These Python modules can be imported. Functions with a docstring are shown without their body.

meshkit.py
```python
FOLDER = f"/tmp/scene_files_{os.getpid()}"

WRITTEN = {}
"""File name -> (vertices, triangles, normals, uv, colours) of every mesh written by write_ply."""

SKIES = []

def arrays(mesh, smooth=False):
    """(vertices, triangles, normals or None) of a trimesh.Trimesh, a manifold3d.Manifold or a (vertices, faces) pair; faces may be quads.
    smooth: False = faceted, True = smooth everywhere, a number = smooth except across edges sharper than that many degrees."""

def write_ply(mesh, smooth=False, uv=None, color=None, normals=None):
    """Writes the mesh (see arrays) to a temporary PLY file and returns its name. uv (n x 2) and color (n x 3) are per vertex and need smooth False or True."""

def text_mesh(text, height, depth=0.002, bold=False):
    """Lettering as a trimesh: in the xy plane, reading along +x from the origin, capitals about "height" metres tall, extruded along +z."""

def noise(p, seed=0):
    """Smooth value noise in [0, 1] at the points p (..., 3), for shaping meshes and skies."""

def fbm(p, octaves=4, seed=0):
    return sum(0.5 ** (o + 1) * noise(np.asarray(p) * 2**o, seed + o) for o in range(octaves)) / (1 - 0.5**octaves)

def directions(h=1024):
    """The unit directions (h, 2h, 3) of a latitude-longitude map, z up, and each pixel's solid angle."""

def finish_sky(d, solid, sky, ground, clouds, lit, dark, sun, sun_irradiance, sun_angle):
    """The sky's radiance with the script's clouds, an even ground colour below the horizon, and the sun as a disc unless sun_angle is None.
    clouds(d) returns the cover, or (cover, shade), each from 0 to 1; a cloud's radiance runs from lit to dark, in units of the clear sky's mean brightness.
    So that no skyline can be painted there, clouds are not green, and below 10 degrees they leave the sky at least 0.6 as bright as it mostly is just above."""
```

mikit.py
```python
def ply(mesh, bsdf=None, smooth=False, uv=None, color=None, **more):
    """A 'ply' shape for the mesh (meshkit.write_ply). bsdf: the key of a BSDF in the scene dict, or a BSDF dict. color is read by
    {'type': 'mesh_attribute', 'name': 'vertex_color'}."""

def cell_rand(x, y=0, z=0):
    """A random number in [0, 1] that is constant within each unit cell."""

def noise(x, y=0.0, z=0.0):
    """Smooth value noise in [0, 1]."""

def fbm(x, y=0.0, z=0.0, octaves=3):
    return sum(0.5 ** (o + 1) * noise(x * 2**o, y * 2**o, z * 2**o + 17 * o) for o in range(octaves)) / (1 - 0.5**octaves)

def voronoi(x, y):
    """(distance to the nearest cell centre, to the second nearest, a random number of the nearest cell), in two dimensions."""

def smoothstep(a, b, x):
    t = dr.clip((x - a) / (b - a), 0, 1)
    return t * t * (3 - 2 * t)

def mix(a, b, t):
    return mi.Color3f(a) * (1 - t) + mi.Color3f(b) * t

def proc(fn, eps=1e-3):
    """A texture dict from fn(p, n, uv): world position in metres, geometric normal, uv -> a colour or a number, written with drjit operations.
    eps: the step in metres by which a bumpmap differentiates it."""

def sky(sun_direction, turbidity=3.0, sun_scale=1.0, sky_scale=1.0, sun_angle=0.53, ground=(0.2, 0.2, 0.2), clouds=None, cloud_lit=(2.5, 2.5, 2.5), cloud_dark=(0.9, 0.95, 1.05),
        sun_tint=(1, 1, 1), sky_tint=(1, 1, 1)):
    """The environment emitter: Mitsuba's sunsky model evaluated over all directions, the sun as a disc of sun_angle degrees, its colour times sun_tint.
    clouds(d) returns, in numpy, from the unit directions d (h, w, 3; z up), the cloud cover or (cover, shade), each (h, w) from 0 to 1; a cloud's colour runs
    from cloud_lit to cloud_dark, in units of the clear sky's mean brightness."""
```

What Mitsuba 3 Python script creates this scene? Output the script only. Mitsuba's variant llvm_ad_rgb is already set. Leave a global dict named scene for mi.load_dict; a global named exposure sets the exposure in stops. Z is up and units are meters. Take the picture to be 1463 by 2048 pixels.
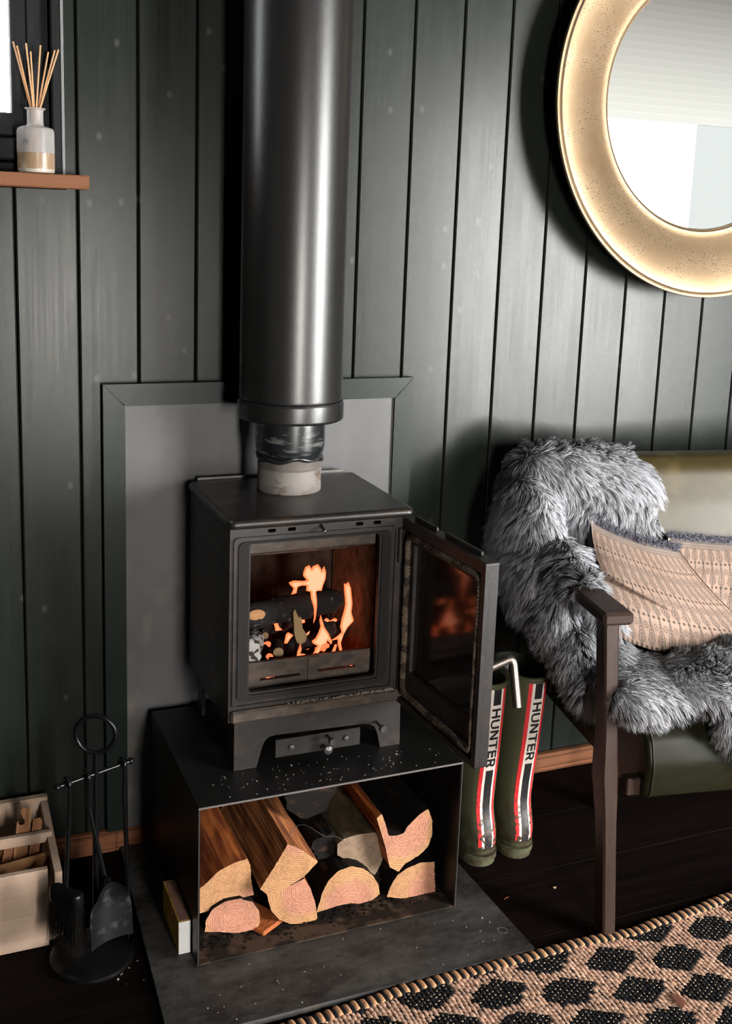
import math
import numpy as np
import trimesh
import manifold3d as m3
import drjit as dr
import mitsuba as mi
import mikit, meshkit
from mikit import noise, fbm, voronoi, cell_rand, smoothstep, mix, proc
from shapely.geometry import Polygon, Point, LineString
import shapely

T = mi.ScalarTransform4f
rng = np.random.default_rng(7)
scene, labels = {}, {}

# ---------------------------------------------------------------- camera
CAM = np.array([-0.19094, -2.25018, 1.39919])
RIGHT = np.array([0.923516, -0.381944, 0.035172])
DOWN = np.array([-0.039657, -0.186288, -0.981694])
FWD = np.array([0.381504, 0.905216, -0.187167])
scene['camera'] = {'type': 'perspective', 'fov': 2 * math.degrees(math.atan(731.5 / 2170.69)), 'fov_axis': 'x',
                   'near_clip': 0.05, 'far_clip': 60.0,
                   'principal_point_offset_x': 0.0, 'principal_point_offset_y': 164.4 / 2048,
                   'to_world': T().look_at(origin=CAM.tolist(), target=(CAM + FWD).tolist(), up=(-DOWN).tolist())}

# ---------------------------------------------------------------- light and exposure
exposure = 0.0
DAY = np.array([1.0, 0.985, 0.955]) * 60.0       # the tall window to the right in the wall opposite the stove
DAY2 = np.array([1.0, 0.955, 0.90]) * 90.0       # the window behind the camera, facing the stove
SIDE_GLOW = [0.80, 0.86, 0.88]                       # added glow for the pale area beside the tall window
WALL_GLOW = [0.62, 0.63, 0.61]  # added glow standing in for the pale boards above the tall window
SMALL = [6.0, 6.2, 6.4]                          # the small window on the left


def emitter(rgb, weight):
    return {'type': 'area', 'radiance': {'type': 'rgb', 'value': [float(c) for c in rgb]}, 'sampling_weight': float(weight)}


# ---------------------------------------------------------------- helpers
def key_for(name, parent=None):
    base = f'{parent}__{name}' if parent else name
    k, n = base, 0
    while k in scene or k in labels or any(s.startswith(k + '__') for s in scene):
        n += 1
        k = f'{base}_{n:03d}'
    return k


def obj(name, mesh, mat, parent=None, smooth=False, label=None, cat=None, group=None, kind=None, uv=None, color=None, **more):
    k = key_for(name, parent)
    scene[k] = mikit.ply(mesh, mat, smooth, uv, color, **more)
    tag(k, label, cat, group, kind)
    return k


def tag(k, label=None, cat=None, group=None, kind=None):
    d = {a: b for a, b in (('label', label), ('category', cat), ('group', group), ('kind', kind)) if b}
    if d:
        labels[k] = {**labels.get(k, {}), **d}
    return k


def thing(name, label, cat, group=None, kind=None):
    k = key_for(name)
    labels[k] = {}
    return tag(k, label, cat, group, kind)


def struct(name, mesh, mat, parent=None, **kw):
    return obj(name, mesh, mat, parent, kind=None if parent else 'structure', **kw)


def cat(*ms):
    return trimesh.util.concatenate([m for m in ms if m is not None])


def box(x0, x1, y0, y1, z0, z1, b=0.0):
    if b <= 0:
        return trimesh.creation.box(bounds=[[x0, y0, z0], [x1, y1, z1]])
    b = min(b, 0.49 * min(x1 - x0, y1 - y0, z1 - z0))
    lo, hi = np.array([x0, y0, z0]), np.array([x1, y1, z1])
    pts = []
    for sx in (0, 1):
        for sy in (0, 1):
            for sz in (0, 1):
                c = np.where([sx, sy, sz], hi, lo)
                d = np.where([sx, sy, sz], -1, 1) * b
                for k in range(3):
                    e = d.copy()
                    e[k] = 0
                    pts.append(c + e)
    return trimesh.convex.convex_hull(np.array(pts))


def move(m, d=(0, 0, 0), rz=0.0, ry=0.0, rx=0.0):
    m = m.copy()
    for ang, ax in ((rx, [1, 0, 0]), (ry, [0, 1, 0]), (rz, [0, 0, 1])):
        if ang:
            m.apply_transform(trimesh.transformations.rotation_matrix(ang, ax))
    m.apply_translation(d)
    return m


def tube(path, r, sides=10, closed=False):
    p = np.asarray(path, float)
    n = len(p)
    r = np.broadcast_to(np.asarray(r, float), (n,))
    if closed:
        t = np.roll(p, -1, 0) - np.roll(p, 1, 0)
    else:
        t = np.gradient(p, axis=0)
    t = t / (np.linalg.norm(t, axis=1, keepdims=True) + 1e-12)
    a = np.cross(t[0], [0, 0, 1.0] if abs(t[0][2]) < 0.9 else [1.0, 0, 0])
    a /= np.linalg.norm(a)
    ang = np.arange(sides) * 2 * np.pi / sides
    rings = []
    for i in range(n):
        a = a - t[i] * (a @ t[i])
        a /= np.linalg.norm(a)
        b = np.cross(t[i], a)
        rings.append(p[i] + r[i] * (np.cos(ang)[:, None] * a + np.sin(ang)[:, None] * b))
    v = np.vstack(rings)
    f = []
    m = n if closed else n - 1
    for i in range(m):
        i2 = (i + 1) % n
        for j in range(sides):
            j2 = (j + 1) % sides
            q = [i * sides + j, i * sides + j2, i2 * sides + j2, i2 * sides + j]
            f += [[q[0], q[1], q[2]], [q[0], q[2], q[3]]]
    if not closed:
        v = np.vstack([v, p[0], p[-1]])
        for j in range(sides):
            j2 = (j + 1) % sides
            f.append([n * sides, j2, j])
            f.append([n * sides + 1, (n - 1) * sides + j, (n - 1) * sides + j2])
    return trimesh.Trimesh(v, np.array(f), process=False)


def bend(pts, rad=0.01, k=6):
    """A polyline with its corners rounded."""
    p = np.asarray(pts, float)
    out = [p[0]]
    for i in range(1, len(p) - 1):
        a, b = p[i - 1] - p[i], p[i + 1] - p[i]
        la, lb = np.linalg.norm(a), np.linalg.norm(b)
        d = min(rad, la * 0.45, lb * 0.45)
        s, e = p[i] + a / la * d, p[i] + b / lb * d
        for u in np.linspace(0, 1, k):
            out.append((1 - u) ** 2 * s + 2 * u * (1 - u) * p[i] + u * u * e)
    out.append(p[-1])
    return np.array(out)


def lathe(profile, center=(0, 0, 0), n=48, axis='z'):
    """Revolves (radius, height) points about z; closed profile loops give closed solids."""
    pr = np.asarray(profile, float)
    ang = np.arange(n) * 2 * np.pi / n
    m = len(pr)
    v = np.stack([pr[:, 0][:, None] * np.cos(ang), pr[:, 0][:, None] * np.sin(ang), np.repeat(pr[:, 1][:, None], n, 1)], -1).reshape(-1, 3)
    f = []
    for i in range(m - 1):
        for j in range(n):
            j2 = (j + 1) % n
            a, b, c, d = i * n + j, i * n + j2, (i + 1) * n + j2, (i + 1) * n + j
            f += [[a, b, c], [a, c, d]]
    me = trimesh.Trimesh(v, np.array(f), process=False)
    if axis == 'y':      # the height runs towards -y (out of the wall)
        me.apply_transform(trimesh.transformations.rotation_matrix(np.pi / 2, [1, 0, 0]))
    me.apply_translation(center)
    return me


def prism(poly, y0, y1):
    """A polygon given in x and z, extruded from y0 to y1 (y0 < y1)."""
    g = poly if hasattr(poly, 'exterior') else Polygon(poly)
    e = trimesh.creation.extrude_polygon(shapely.geometry.polygon.orient(g), y1 - y0, engine='earcut')
    v = e.vertices.copy()
    e.vertices = np.stack([v[:, 0], y1 - v[:, 2], v[:, 1]], -1)
    return e


def sphere(c, r, sub=2, scale=(1, 1, 1)):
    s = trimesh.creation.icosphere(subdivisions=sub, radius=1.0)
    s.vertices = s.vertices * np.array(scale) * r + np.array(c)
    return s


def grid_mesh(P, flip=False):
    """(mesh, uv) of an array of points (rows, columns, 3)."""
    h, w = P.shape[:2]
    i, j = np.meshgrid(np.arange(h - 1), np.arange(w - 1), indexing='ij')
    a, b, c, d = i * w + j, i * w + j + 1, (i + 1) * w + j + 1, (i + 1) * w + j
    q = np.stack([a, b, c, d], -1).reshape(-1, 4)
    f = np.vstack([q[:, [0, 1, 2]], q[:, [0, 2, 3]]])
    if flip:
        f = f[:, ::-1]
    uu, vv = np.meshgrid(np.linspace(0, 1, w), np.linspace(0, 1, h))
    return trimesh.Trimesh(P.reshape(-1, 3), f, process=False), np.stack([uu.ravel(), vv.ravel()], -1)


def rgb(*c):
    return {'type': 'rgb', 'value': [float(x) for x in c]}


def pbr(name, color, rough=0.5, metallic=0.0, spec=0.5, **more):
    base = color if isinstance(color, dict) else rgb(*color)
    scene[name] = {'type': 'twosided', 'bsdf': {'type': 'principled', 'base_color': base, 'roughness': rough, 'metallic': metallic, 'specular': spec, **more}}
    return name


# ---------------------------------------------------------------- materials
def plank_color(p, n, uv):
    k = dr.floor(p.x / 0.12)
    tone = cell_rand(k, 3)
    g = fbm(p.x * 260 + k * 7, p.z * 5, k, 3)
    g2 = noise(p.x * 900, p.z * 14, k)
    blot = fbm(p.x * 14 + k * 3, p.z * 4, 0.5, 3)
    d1, d2, r = voronoi(p.x / 0.12 * 1.5 + 11.0, p.z / 0.115)
    kn = smoothstep(0.10, 0.03, d1) * smoothstep(0.74, 0.82, r)
    v = 0.80 + 0.28 * g + 0.10 * g2 + 0.35 * (blot - 0.5) + 0.16 * tone
    c = mix(mi.Color3f(0.0118, 0.0145, 0.0120) * v, mi.Color3f(0.060, 0.064, 0.056), 0.6 * kn)
    return mi.Color3f(c)


def plank_rough(p, n, uv):
    k = dr.floor(p.x / 0.12)
    g = fbm(p.x * 260 + k * 7, p.z * 5, k, 3)
    blot = fbm(p.x * 14 + k * 3, p.z * 4, 0.5, 3)
    return mi.Float(0.215 + 0.07 * g + 0.10 * (blot - 0.3) + 0.05 * cell_rand(k, 9))


pbr('mat_plank', proc(plank_color), rough=proc(plank_rough), spec=0.20)
pbr('mat_trim', (0.0085, 0.0135, 0.0108), rough=0.32, spec=0.20)
pbr('mat_gap', (0.004, 0.006, 0.005), rough=0.8, spec=0.1)
pbr('mat_windowframe', proc(lambda p, n, uv: mi.Color3f(0.011, 0.012, 0.013) * (0.7 + 0.6 * fbm(p.x * 300, p.y * 300, p.z * 8, 2))), rough=0.55, spec=0.12)


def oak(p, n, uv):
    g = fbm(p.x * 5 + 3, p.y * 60, p.z * 190, 3)
    s = noise(p.x * 22, p.y * 200, p.z * 420)
    dark = smoothstep(0.50, 0.72, g)
    c = mix((0.195, 0.080, 0.038), (0.075, 0.027, 0.013), dark * 0.8 + 0.25 * s)
    return c


pbr('mat_oak', proc(oak), rough=0.55, spec=0.15)


def floor_color(p, n, uv):
    k = dr.floor(p.y / 0.199)
    g = fbm(p.x * 5 + k * 9, p.y * 160, 1.0, 3)
    return mi.Color3f(0.0050, 0.0031, 0.0026) * (0.45 + 0.9 * g + 0.35 * cell_rand(k, 5))


pbr('mat_floor', proc(floor_color), rough=0.62, spec=0.03)


def slate_color(p, n, uv):
    g = fbm(p.x * 16, p.y * 26, p.z * 16, 4)
    h = fbm(p.x * 60 + 9, p.y * 110, p.z * 60, 3)
    sp = smoothstep(0.80, 0.86, noise(p.x * 420, p.y * 420, p.z * 420))
    v = 0.30 + 1.55 * g * g + 0.75 * (h - 0.5)
    return mi.Color3f(0.042, 0.040, 0.0375) * v + mi.Color3f(0.06) * sp * 0.25


pbr('mat_slate', proc(slate_color), rough=0.55, spec=0.25)


def backplate_color(p, n, uv):
    g = fbm(p.x * 9, p.z * 9, 2.0, 4)
    st = fbm(p.x * 30, p.z * 6, 5.0, 3)
    soot = smoothstep(0.62, 0.80, fbm(p.x * 14, p.z * 12, 8.0, 3))
    v = 0.80 + 0.28 * g + 0.22 * (st - 0.5)
    return mix(mi.Color3f(0.074, 0.074, 0.075) * v, (0.16, 0.12, 0.085), soot * 0.35)


pbr('mat_backplate', proc(backplate_color), rough=0.5, spec=0.4)


def stove_color(p, n, uv):
    g = fbm(p.x * 26, p.y * 26, p.z * 26, 4)
    h = noise(p.x * 160, p.y * 160, p.z * 160)
    rust = smoothstep(0.54, 0.70, g)
    c = mix((0.0105, 0.0088, 0.0082), (0.026, 0.0155, 0.010), rust * 0.6)
    return c * (0.8 + 0.4 * h)


pbr('mat_stove', proc(stove_color), rough=0.44, spec=0.42)
pbr('mat_pipe', (0.0085, 0.0080, 0.0080), rough=0.33, spec=0.60)


def smear_color(p, n, uv):
    g = fbm(p.x * 34, p.y * 34, p.z * 120, 3)
    return mix((0.008, 0.009, 0.010), (0.085, 0.085, 0.082), smoothstep(0.54, 0.78, g))


pbr('mat_enamel', proc(smear_color), rough=0.28, spec=0.6)


def collar_color(p, n, uv):
    g = fbm(p.x * 30, p.y * 30, p.z * 40, 4)
    s = smoothstep(0.895, 0.899, p.z)
    c = mix((0.165, 0.150, 0.140), (0.085, 0.062, 0.050), smoothstep(0.50, 0.68, g))
    return mix(c, (0.090, 0.078, 0.070), s)


pbr('mat_collar', proc(collar_color), rough=0.6, spec=0.3)


def rust_color(p, n, uv):
    g = fbm(p.x * 40, p.y * 40, p.z * 60, 4)
    c = mix((0.034, 0.025, 0.019), (0.066, 0.044, 0.031), smoothstep(0.34, 0.68, g))
    return mix(c, (0.022, 0.018, 0.016), smoothstep(0.56, 0.80, fbm(p.x * 22 + 5, p.y * 22, p.z * 30, 3)))


pbr('mat_rust', proc(rust_color), rough=0.6, spec=0.4)
pbr('mat_brickunlit', proc(lambda p, n, uv: mi.Color3f(0.052, 0.032, 0.022) * (0.35 + 0.9 * fbm(p.x * 60, p.y * 60, p.z * 40, 3))), rough=0.9, spec=0.1)  # darker copy of the brick, for the unlit inside of the firebox
pbr('mat_brickfirelit', proc(lambda p, n, uv: mi.Color3f(0.24, 0.115, 0.060) * (0.30 + 0.9 * fbm(p.x * 60, p.y * 60, p.z * 40, 3))), rough=0.9, spec=0.1)  # same brick, colour raised and warmed to carry the fire light
pbr('mat_stovetop', proc(stove_color), rough=0.36, spec=0.62)
pbr('mat_soot', (0.010, 0.009, 0.009), rough=0.75, spec=0.25)
pbr('mat_rope', proc(lambda p, n, uv: mix((0.10, 0.075, 0.055), (0.030, 0.022, 0.018), smoothstep(0.4, 0.65, fbm(p.x * 50, p.y * 50, p.z * 50, 3)))), rough=0.9, spec=0.1)
pbr('mat_steel', (0.23, 0.20, 0.18), rough=0.38, metallic=1.0)
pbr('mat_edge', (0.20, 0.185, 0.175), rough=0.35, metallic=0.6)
pbr('mat_bolt', (0.07, 0.065, 0.062), rough=0.38, metallic=0.5)
pbr('mat_boxsteel', proc(lambda p, n, uv: mi.Color3f(0.0048, 0.0045, 0.0043) * (0.6 + 0.8 * fbm(p.x * 24, p.y * 30, p.z * 24, 4))), rough=0.46, spec=0.32)
pbr('mat_dustybase', proc(lambda p, n, uv: mix((0.010, 0.007, 0.005), (0.045, 0.028, 0.018), smoothstep(0.42, 0.66, fbm(p.x * 26, p.y * 34, 3.0, 4)))), rough=0.8, spec=0.2)
pbr('mat_iron', (0.0030, 0.0030, 0.0032), rough=0.28, spec=0.22)
pbr('mat_shovel', proc(lambda p, n, uv: mix((0.004, 0.004, 0.0045), (0.030, 0.030, 0.032), smoothstep(0.55, 0.85, fbm(p.x * 60, p.y * 60, p.z * 45, 3)))), rough=0.40, spec=0.3)
pbr('mat_bristle', (0.0045, 0.0038, 0.0033), rough=0.7, spec=0.2)
pbr('mat_ceramicglass', (0.006, 0.004, 0.003), rough=0.12, spec=0.8)
scene['mat_mirror'] = {'type': 'twosided', 'bsdf': {'type': 'conductor', 'material': 'Ag'}}


def brass_color(p, n, uv):
    g = noise(p.x * 330, p.y * 330, p.z * 330)
    h = fbm(p.x * 18, p.y * 18, p.z * 18, 3)
    c = mix((0.200, 0.132, 0.072), (0.275, 0.202, 0.128), h)
    return c * (1.0 - 0.45 * smoothstep(0.66, 0.82, g) * smoothstep(0.35, 0.6, h))


pbr('mat_brass', proc(brass_color), rough=0.50, metallic=0.85, spec=0.4)


def end_grain(p, n, uv):
    r = dr.sqrt(uv.x * uv.x + uv.y * uv.y)
    r = r + 0.004 * (fbm(uv.x * 40, uv.y * 40, p.y * 3, 3) - 0.5)
    ring = 0.5 + 0.5 * dr.sin(r * 1500 + 3 * noise(r * 200))
    sap = smoothstep(0.050, 0.068, r + 0.010 * noise(uv.x * 60, uv.y * 60))
    c = mix((0.45, 0.205, 0.130), (0.44, 0.230, 0.110), sap)
    sp = 0.5 * fbm(uv.x * 300, uv.y * 300, 1.0, 2) + 0.5 * fbm(uv.x * 28, uv.y * 28, p.x * 3, 3)
    c = c * (0.64 + 0.40 * ring) * (0.50 + 0.92 * sp)
    return mi.Color3f(c)


pbr('mat_endgrain', proc(end_grain), rough=0.75, spec=0.2)
pbr('mat_endgrey', proc(lambda p, n, uv: mix((0.23, 0.155, 0.10), (0.15, 0.105, 0.075), 0.5 + 0.5 * dr.sin(dr.sqrt(uv.x * uv.x + uv.y * uv.y) * 1700)) * (0.7 + 0.6 * fbm(uv.x * 120, uv.y * 120, 1.0, 3))), rough=0.8, spec=0.2)


def split_color(p, n, uv):
    g = fbm(uv.y * 190, uv.x * 6, 2.0, 3)
    s = 0.5 + 0.5 * dr.sin(uv.y * 900 + 4 * noise(uv.x * 6, uv.y * 30))
    return mix((0.36, 0.135, 0.050), (0.15, 0.050, 0.020), smoothstep(0.35, 0.7, g)) * (0.72 + 0.28 * s)


pbr('mat_split', proc(split_color), rough=0.75, spec=0.2)
pbr('mat_redsplit', proc(lambda p, n, uv: mix((0.46, 0.130, 0.034), (0.20, 0.048, 0.018), smoothstep(0.35, 0.68, fbm(uv.y * 90, uv.x * 9, 2.0, 4)))), rough=0.55, spec=0.35)
pbr('mat_greybark', proc(lambda p, n, uv: mix((0.080, 0.056, 0.033), (0.036, 0.026, 0.017), smoothstep(0.35, 0.65, fbm(p.x * 40, p.y * 24, p.z * 40, 4)))), rough=0.8, spec=0.2)
pbr('mat_darkbark', proc(lambda p, n, uv: mix((0.0035, 0.0025, 0.002), (0.030, 0.014, 0.007), smoothstep(0.56, 0.80, fbm(p.x * 60, p.y * 22, p.z * 60, 4)))), rough=0.85, spec=0.2)


def pine(p, n, uv):
    lam = dr.floor(p.z / 0.024)
    g = fbm(p.x * 7 + lam * 5, p.y * 30, p.z * 320, 3)
    t = cell_rand(lam, dr.floor(p.x / 0.19 + lam * 0.37))
    kn = smoothstep(0.12, 0.03, voronoi(p.x * 9 + 2, p.z * 26)[0])
    c = mix((0.43, 0.315, 0.235), (0.32, 0.225, 0.165), 0.6 * t + 0.4 * g)
    return mix(c, (0.46, 0.28, 0.14), 0.55 * kn)


pbr('mat_pine', proc(pine), rough=0.7, spec=0.25)
pbr('mat_kindling', proc(lambda p, n, uv: mix((0.47, 0.25, 0.115), (0.22, 0.095, 0.042), smoothstep(0.42, 0.7, fbm(uv.y * 60, uv.x * 5, 1.0, 3)))), rough=0.7, spec=0.2)
pbr('mat_darkframe', proc(lambda p, n, uv: mix((0.036, 0.018, 0.012), (0.018, 0.009, 0.006), fbm(p.x * 90, p.y * 90, p.z * 7, 3))), rough=0.42, spec=0.45)


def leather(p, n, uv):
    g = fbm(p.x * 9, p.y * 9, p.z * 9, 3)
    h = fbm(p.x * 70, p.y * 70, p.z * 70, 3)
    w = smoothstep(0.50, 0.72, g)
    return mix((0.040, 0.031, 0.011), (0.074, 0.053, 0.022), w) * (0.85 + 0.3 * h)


pbr('mat_leatherlit', proc(leather), rough=0.42, spec=0.30)  # back cushion: lit copy of the leather, lightness put into the colour
pbr('mat_leathershade', proc(lambda p, n, uv: mi.Color3f(0.0090, 0.0092, 0.0042) * (0.7 + 0.6 * fbm(p.x * 60, p.y * 60, p.z * 60, 3))), rough=0.34, spec=0.18)  # seat: shaded copy of the same leather, darkness put into the colour
pbr('mat_seam', (0.011, 0.011, 0.006), rough=0.5, spec=0.2)
scene['mat_wool'] = {'type': 'twosided', 'bsdf': {'type': 'diffuse', 'reflectance': {'type': 'mesh_attribute', 'name': 'vertex_color'}}}
pbr('mat_hide', (0.13, 0.13, 0.14), rough=0.9, spec=0.1)


def cushion_color(p, n, uv):
    # uv in units of pattern repeats: x across (one leaf per unit), y along the height (one row per unit)
    row = dr.floor(uv.y)
    fy = uv.y - row
    fx = uv.x - dr.floor(uv.x)
    a = dr.abs(fx - 0.5)                                   # 0 on the stem, 0.5 between leaves
    up = fy
    wleaf = 0.44 * dr.minimum(smoothstep(0.06, 0.28, up), 1.0) * (1.02 - up)
    leaf = smoothstep(0.03, -0.01, a - wleaf)
    barbs = 0.5 + 0.5 * dr.sin((up * 9.5 + a * 5.5) * 6.2832)
    stem = smoothstep(0.045, 0.015, a)
    outline = smoothstep(0.055, 0.02, dr.abs(a - wleaf))
    d0 = dr.sqrt(dr.square((fx - dr.round(fx)) * 1.0) + dr.square((up - 0.72) * 2.1))
    spiral = 0.5 + 0.5 * dr.sin(d0 * 40.0)
    between = smoothstep(0.36, 0.28, d0) * spiral
    ink = dr.maximum(dr.maximum(leaf * dr.maximum(stem, smoothstep(0.55, 0.85, barbs)) * 0.9, outline * 0.7), between * 0.75)
    band = smoothstep(0.06, 0.03, dr.abs(fy - 0.04)) * smoothstep(0.30, 0.20, dr.abs(uv.x * 2 - dr.round(uv.x * 2)))
    ink = dr.clip(dr.maximum(ink, band), 0, 1)
    top = smoothstep(3.62, 3.66, uv.y)
    stripes = smoothstep(0.25, 0.4, dr.abs(dr.sin(uv.y * 31.0))) * smoothstep(3.86, 3.84, uv.y)
    weave = 0.88 + 0.24 * noise(uv.x * 40, uv.y * 120)
    base = mix((0.285, 0.202, 0.158), (0.045, 0.037, 0.035), ink * 0.90)
    base = mix(base, mix((0.115, 0.100, 0.098), (0.32, 0.24, 0.18), stripes * 0.45), top)
    return base * weave


pbr('mat_cushion', proc(cushion_color), rough=0.85, spec=0.1, sheen=0.3)
pbr('mat_boot', proc(lambda p, n, uv: mix((0.056, 0.058, 0.029), (0.040, 0.030, 0.017), smoothstep(0.40, 0.56, fbm(p.x * 50, p.y * 40, p.z * 40, 4)) * smoothstep(0.16, 0.04, p.z)) * (0.85 + 0.3 * fbm(p.x * 30, p.y * 30, p.z * 18, 3))), rough=0.55, spec=0.35)


def worn(c):
    def fn(p, n, uv):
        w = smoothstep(0.52, 0.60, fbm(p.x * 160, p.y * 160, p.z * 130, 3)) * smoothstep(0.20, 0.06, p.z)
        return mix(c, (0.055, 0.034, 0.020), w)
    return proc(fn)


pbr('mat_red', worn((0.62, 0.030, 0.034)), rough=0.5, spec=0.3)
pbr('mat_white', worn((0.66, 0.59, 0.53)), rough=0.5, spec=0.3)
pbr('mat_black', worn((0.012, 0.012, 0.013)), rough=0.45, spec=0.4)
pbr('mat_lining', (0.030, 0.032, 0.024), rough=0.8, spec=0.2)
pbr('mat_tab', (0.55, 0.57, 0.60), rough=0.5, spec=0.3)
pbr('mat_card', (0.80, 0.79, 0.77), rough=0.6, spec=0.3)
pbr('mat_striker', proc(lambda p, n, uv: mi.Color3f(0.20, 0.105, 0.080) * (0.7 + 0.6 * noise(p.x * 900, p.y * 900, p.z * 900))), rough=0.9, spec=0.1)
pbr('mat_yellow', proc(lambda p, n, uv: mix((0.40, 0.25, 0.045), (0.16, 0.085, 0.02), fbm(p.x * 60, p.y * 60, p.z * 60, 2))), rough=0.6, spec=0.3)
scene['mat_frost'] = {'type': 'twosided', 'bsdf': {'type': 'principled', 'base_color': rgb(0.80, 0.77, 0.74), 'roughness': 0.35, 'specular': 0.5}}
pbr('mat_reed', proc(lambda p, n, uv: mix((0.62, 0.36, 0.19), (0.50, 0.27, 0.13), noise(p.x * 700, p.y * 700, p.z * 60))), rough=0.7, spec=0.2)
scene['mat_vcol'] = {'type': 'twosided', 'bsdf': {'type': 'principled', 'base_color': {'type': 'mesh_attribute', 'name': 'vertex_color'}, 'roughness': 0.8, 'specular': 0.15}}
pbr('mat_whitewash', proc(lambda p, n, uv: mi.Color3f(0.42, 0.41, 0.39) * (0.8 + 0.4 * fbm(p.x * 4, p.y * 4, p.z * 30, 3))), rough=0.7, spec=0.2)
pbr('mat_beam', (0.16, 0.075, 0.050), rough=0.6, spec=0.3)
pbr('mat_char', proc(lambda p, n, uv: mix((0.012, 0.011, 0.011), (0.090, 0.080, 0.075), smoothstep(0.62, 0.74, fbm(p.x * 90, p.y * 90, p.z * 90, 4)))), rough=0.8, spec=0.25)
pbr('mat_ash', proc(lambda p, n, uv: mix((0.42, 0.40, 0.38), (0.045, 0.040, 0.038), smoothstep(0.50, 0.60, fbm(p.x * 120, p.y * 120, p.z * 120, 4)))), rough=0.95, spec=0.05)
pbr('mat_chipbark', (0.115, 0.045, 0.028), rough=0.8, spec=0.15)
pbr('mat_palewood', (0.30, 0.20, 0.105), rough=0.8, spec=0.15)

scene['mat_frost'] = {'type': 'principledthin', 'base_color': rgb(0.90, 0.88, 0.86), 'roughness': 0.28, 'spec_trans': 0.55, 'diff_trans': 1.0, 'eta': 1.3}
scene['mat_pane'] = {'type': 'diffuse', 'reflectance': rgb(0.5, 0.5, 0.5)}

# ================================================================ THE ROOM
XL, XR, YF, ZC = -1.25, 5.6, -3.2, 3.0
W = 0.12
WX = 0.094           # right edge of the small window's opening
SILL_Z = 1.470


def wall_plank(x0, x1, z0, z1):
    c, d = 0.0028, 0.018
    # tongue-and-groove board: chamfered long edges
    return prism_v([(x0 + 0.0016, -0.001 + d), (x0 + 0.0016, c), (x0 + 0.0016 + c, 0), (x1 - 0.0016 - c, 0), (x1 - 0.0016, c), (x1 - 0.0016, d - 0.001)], z0, z1)


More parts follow.
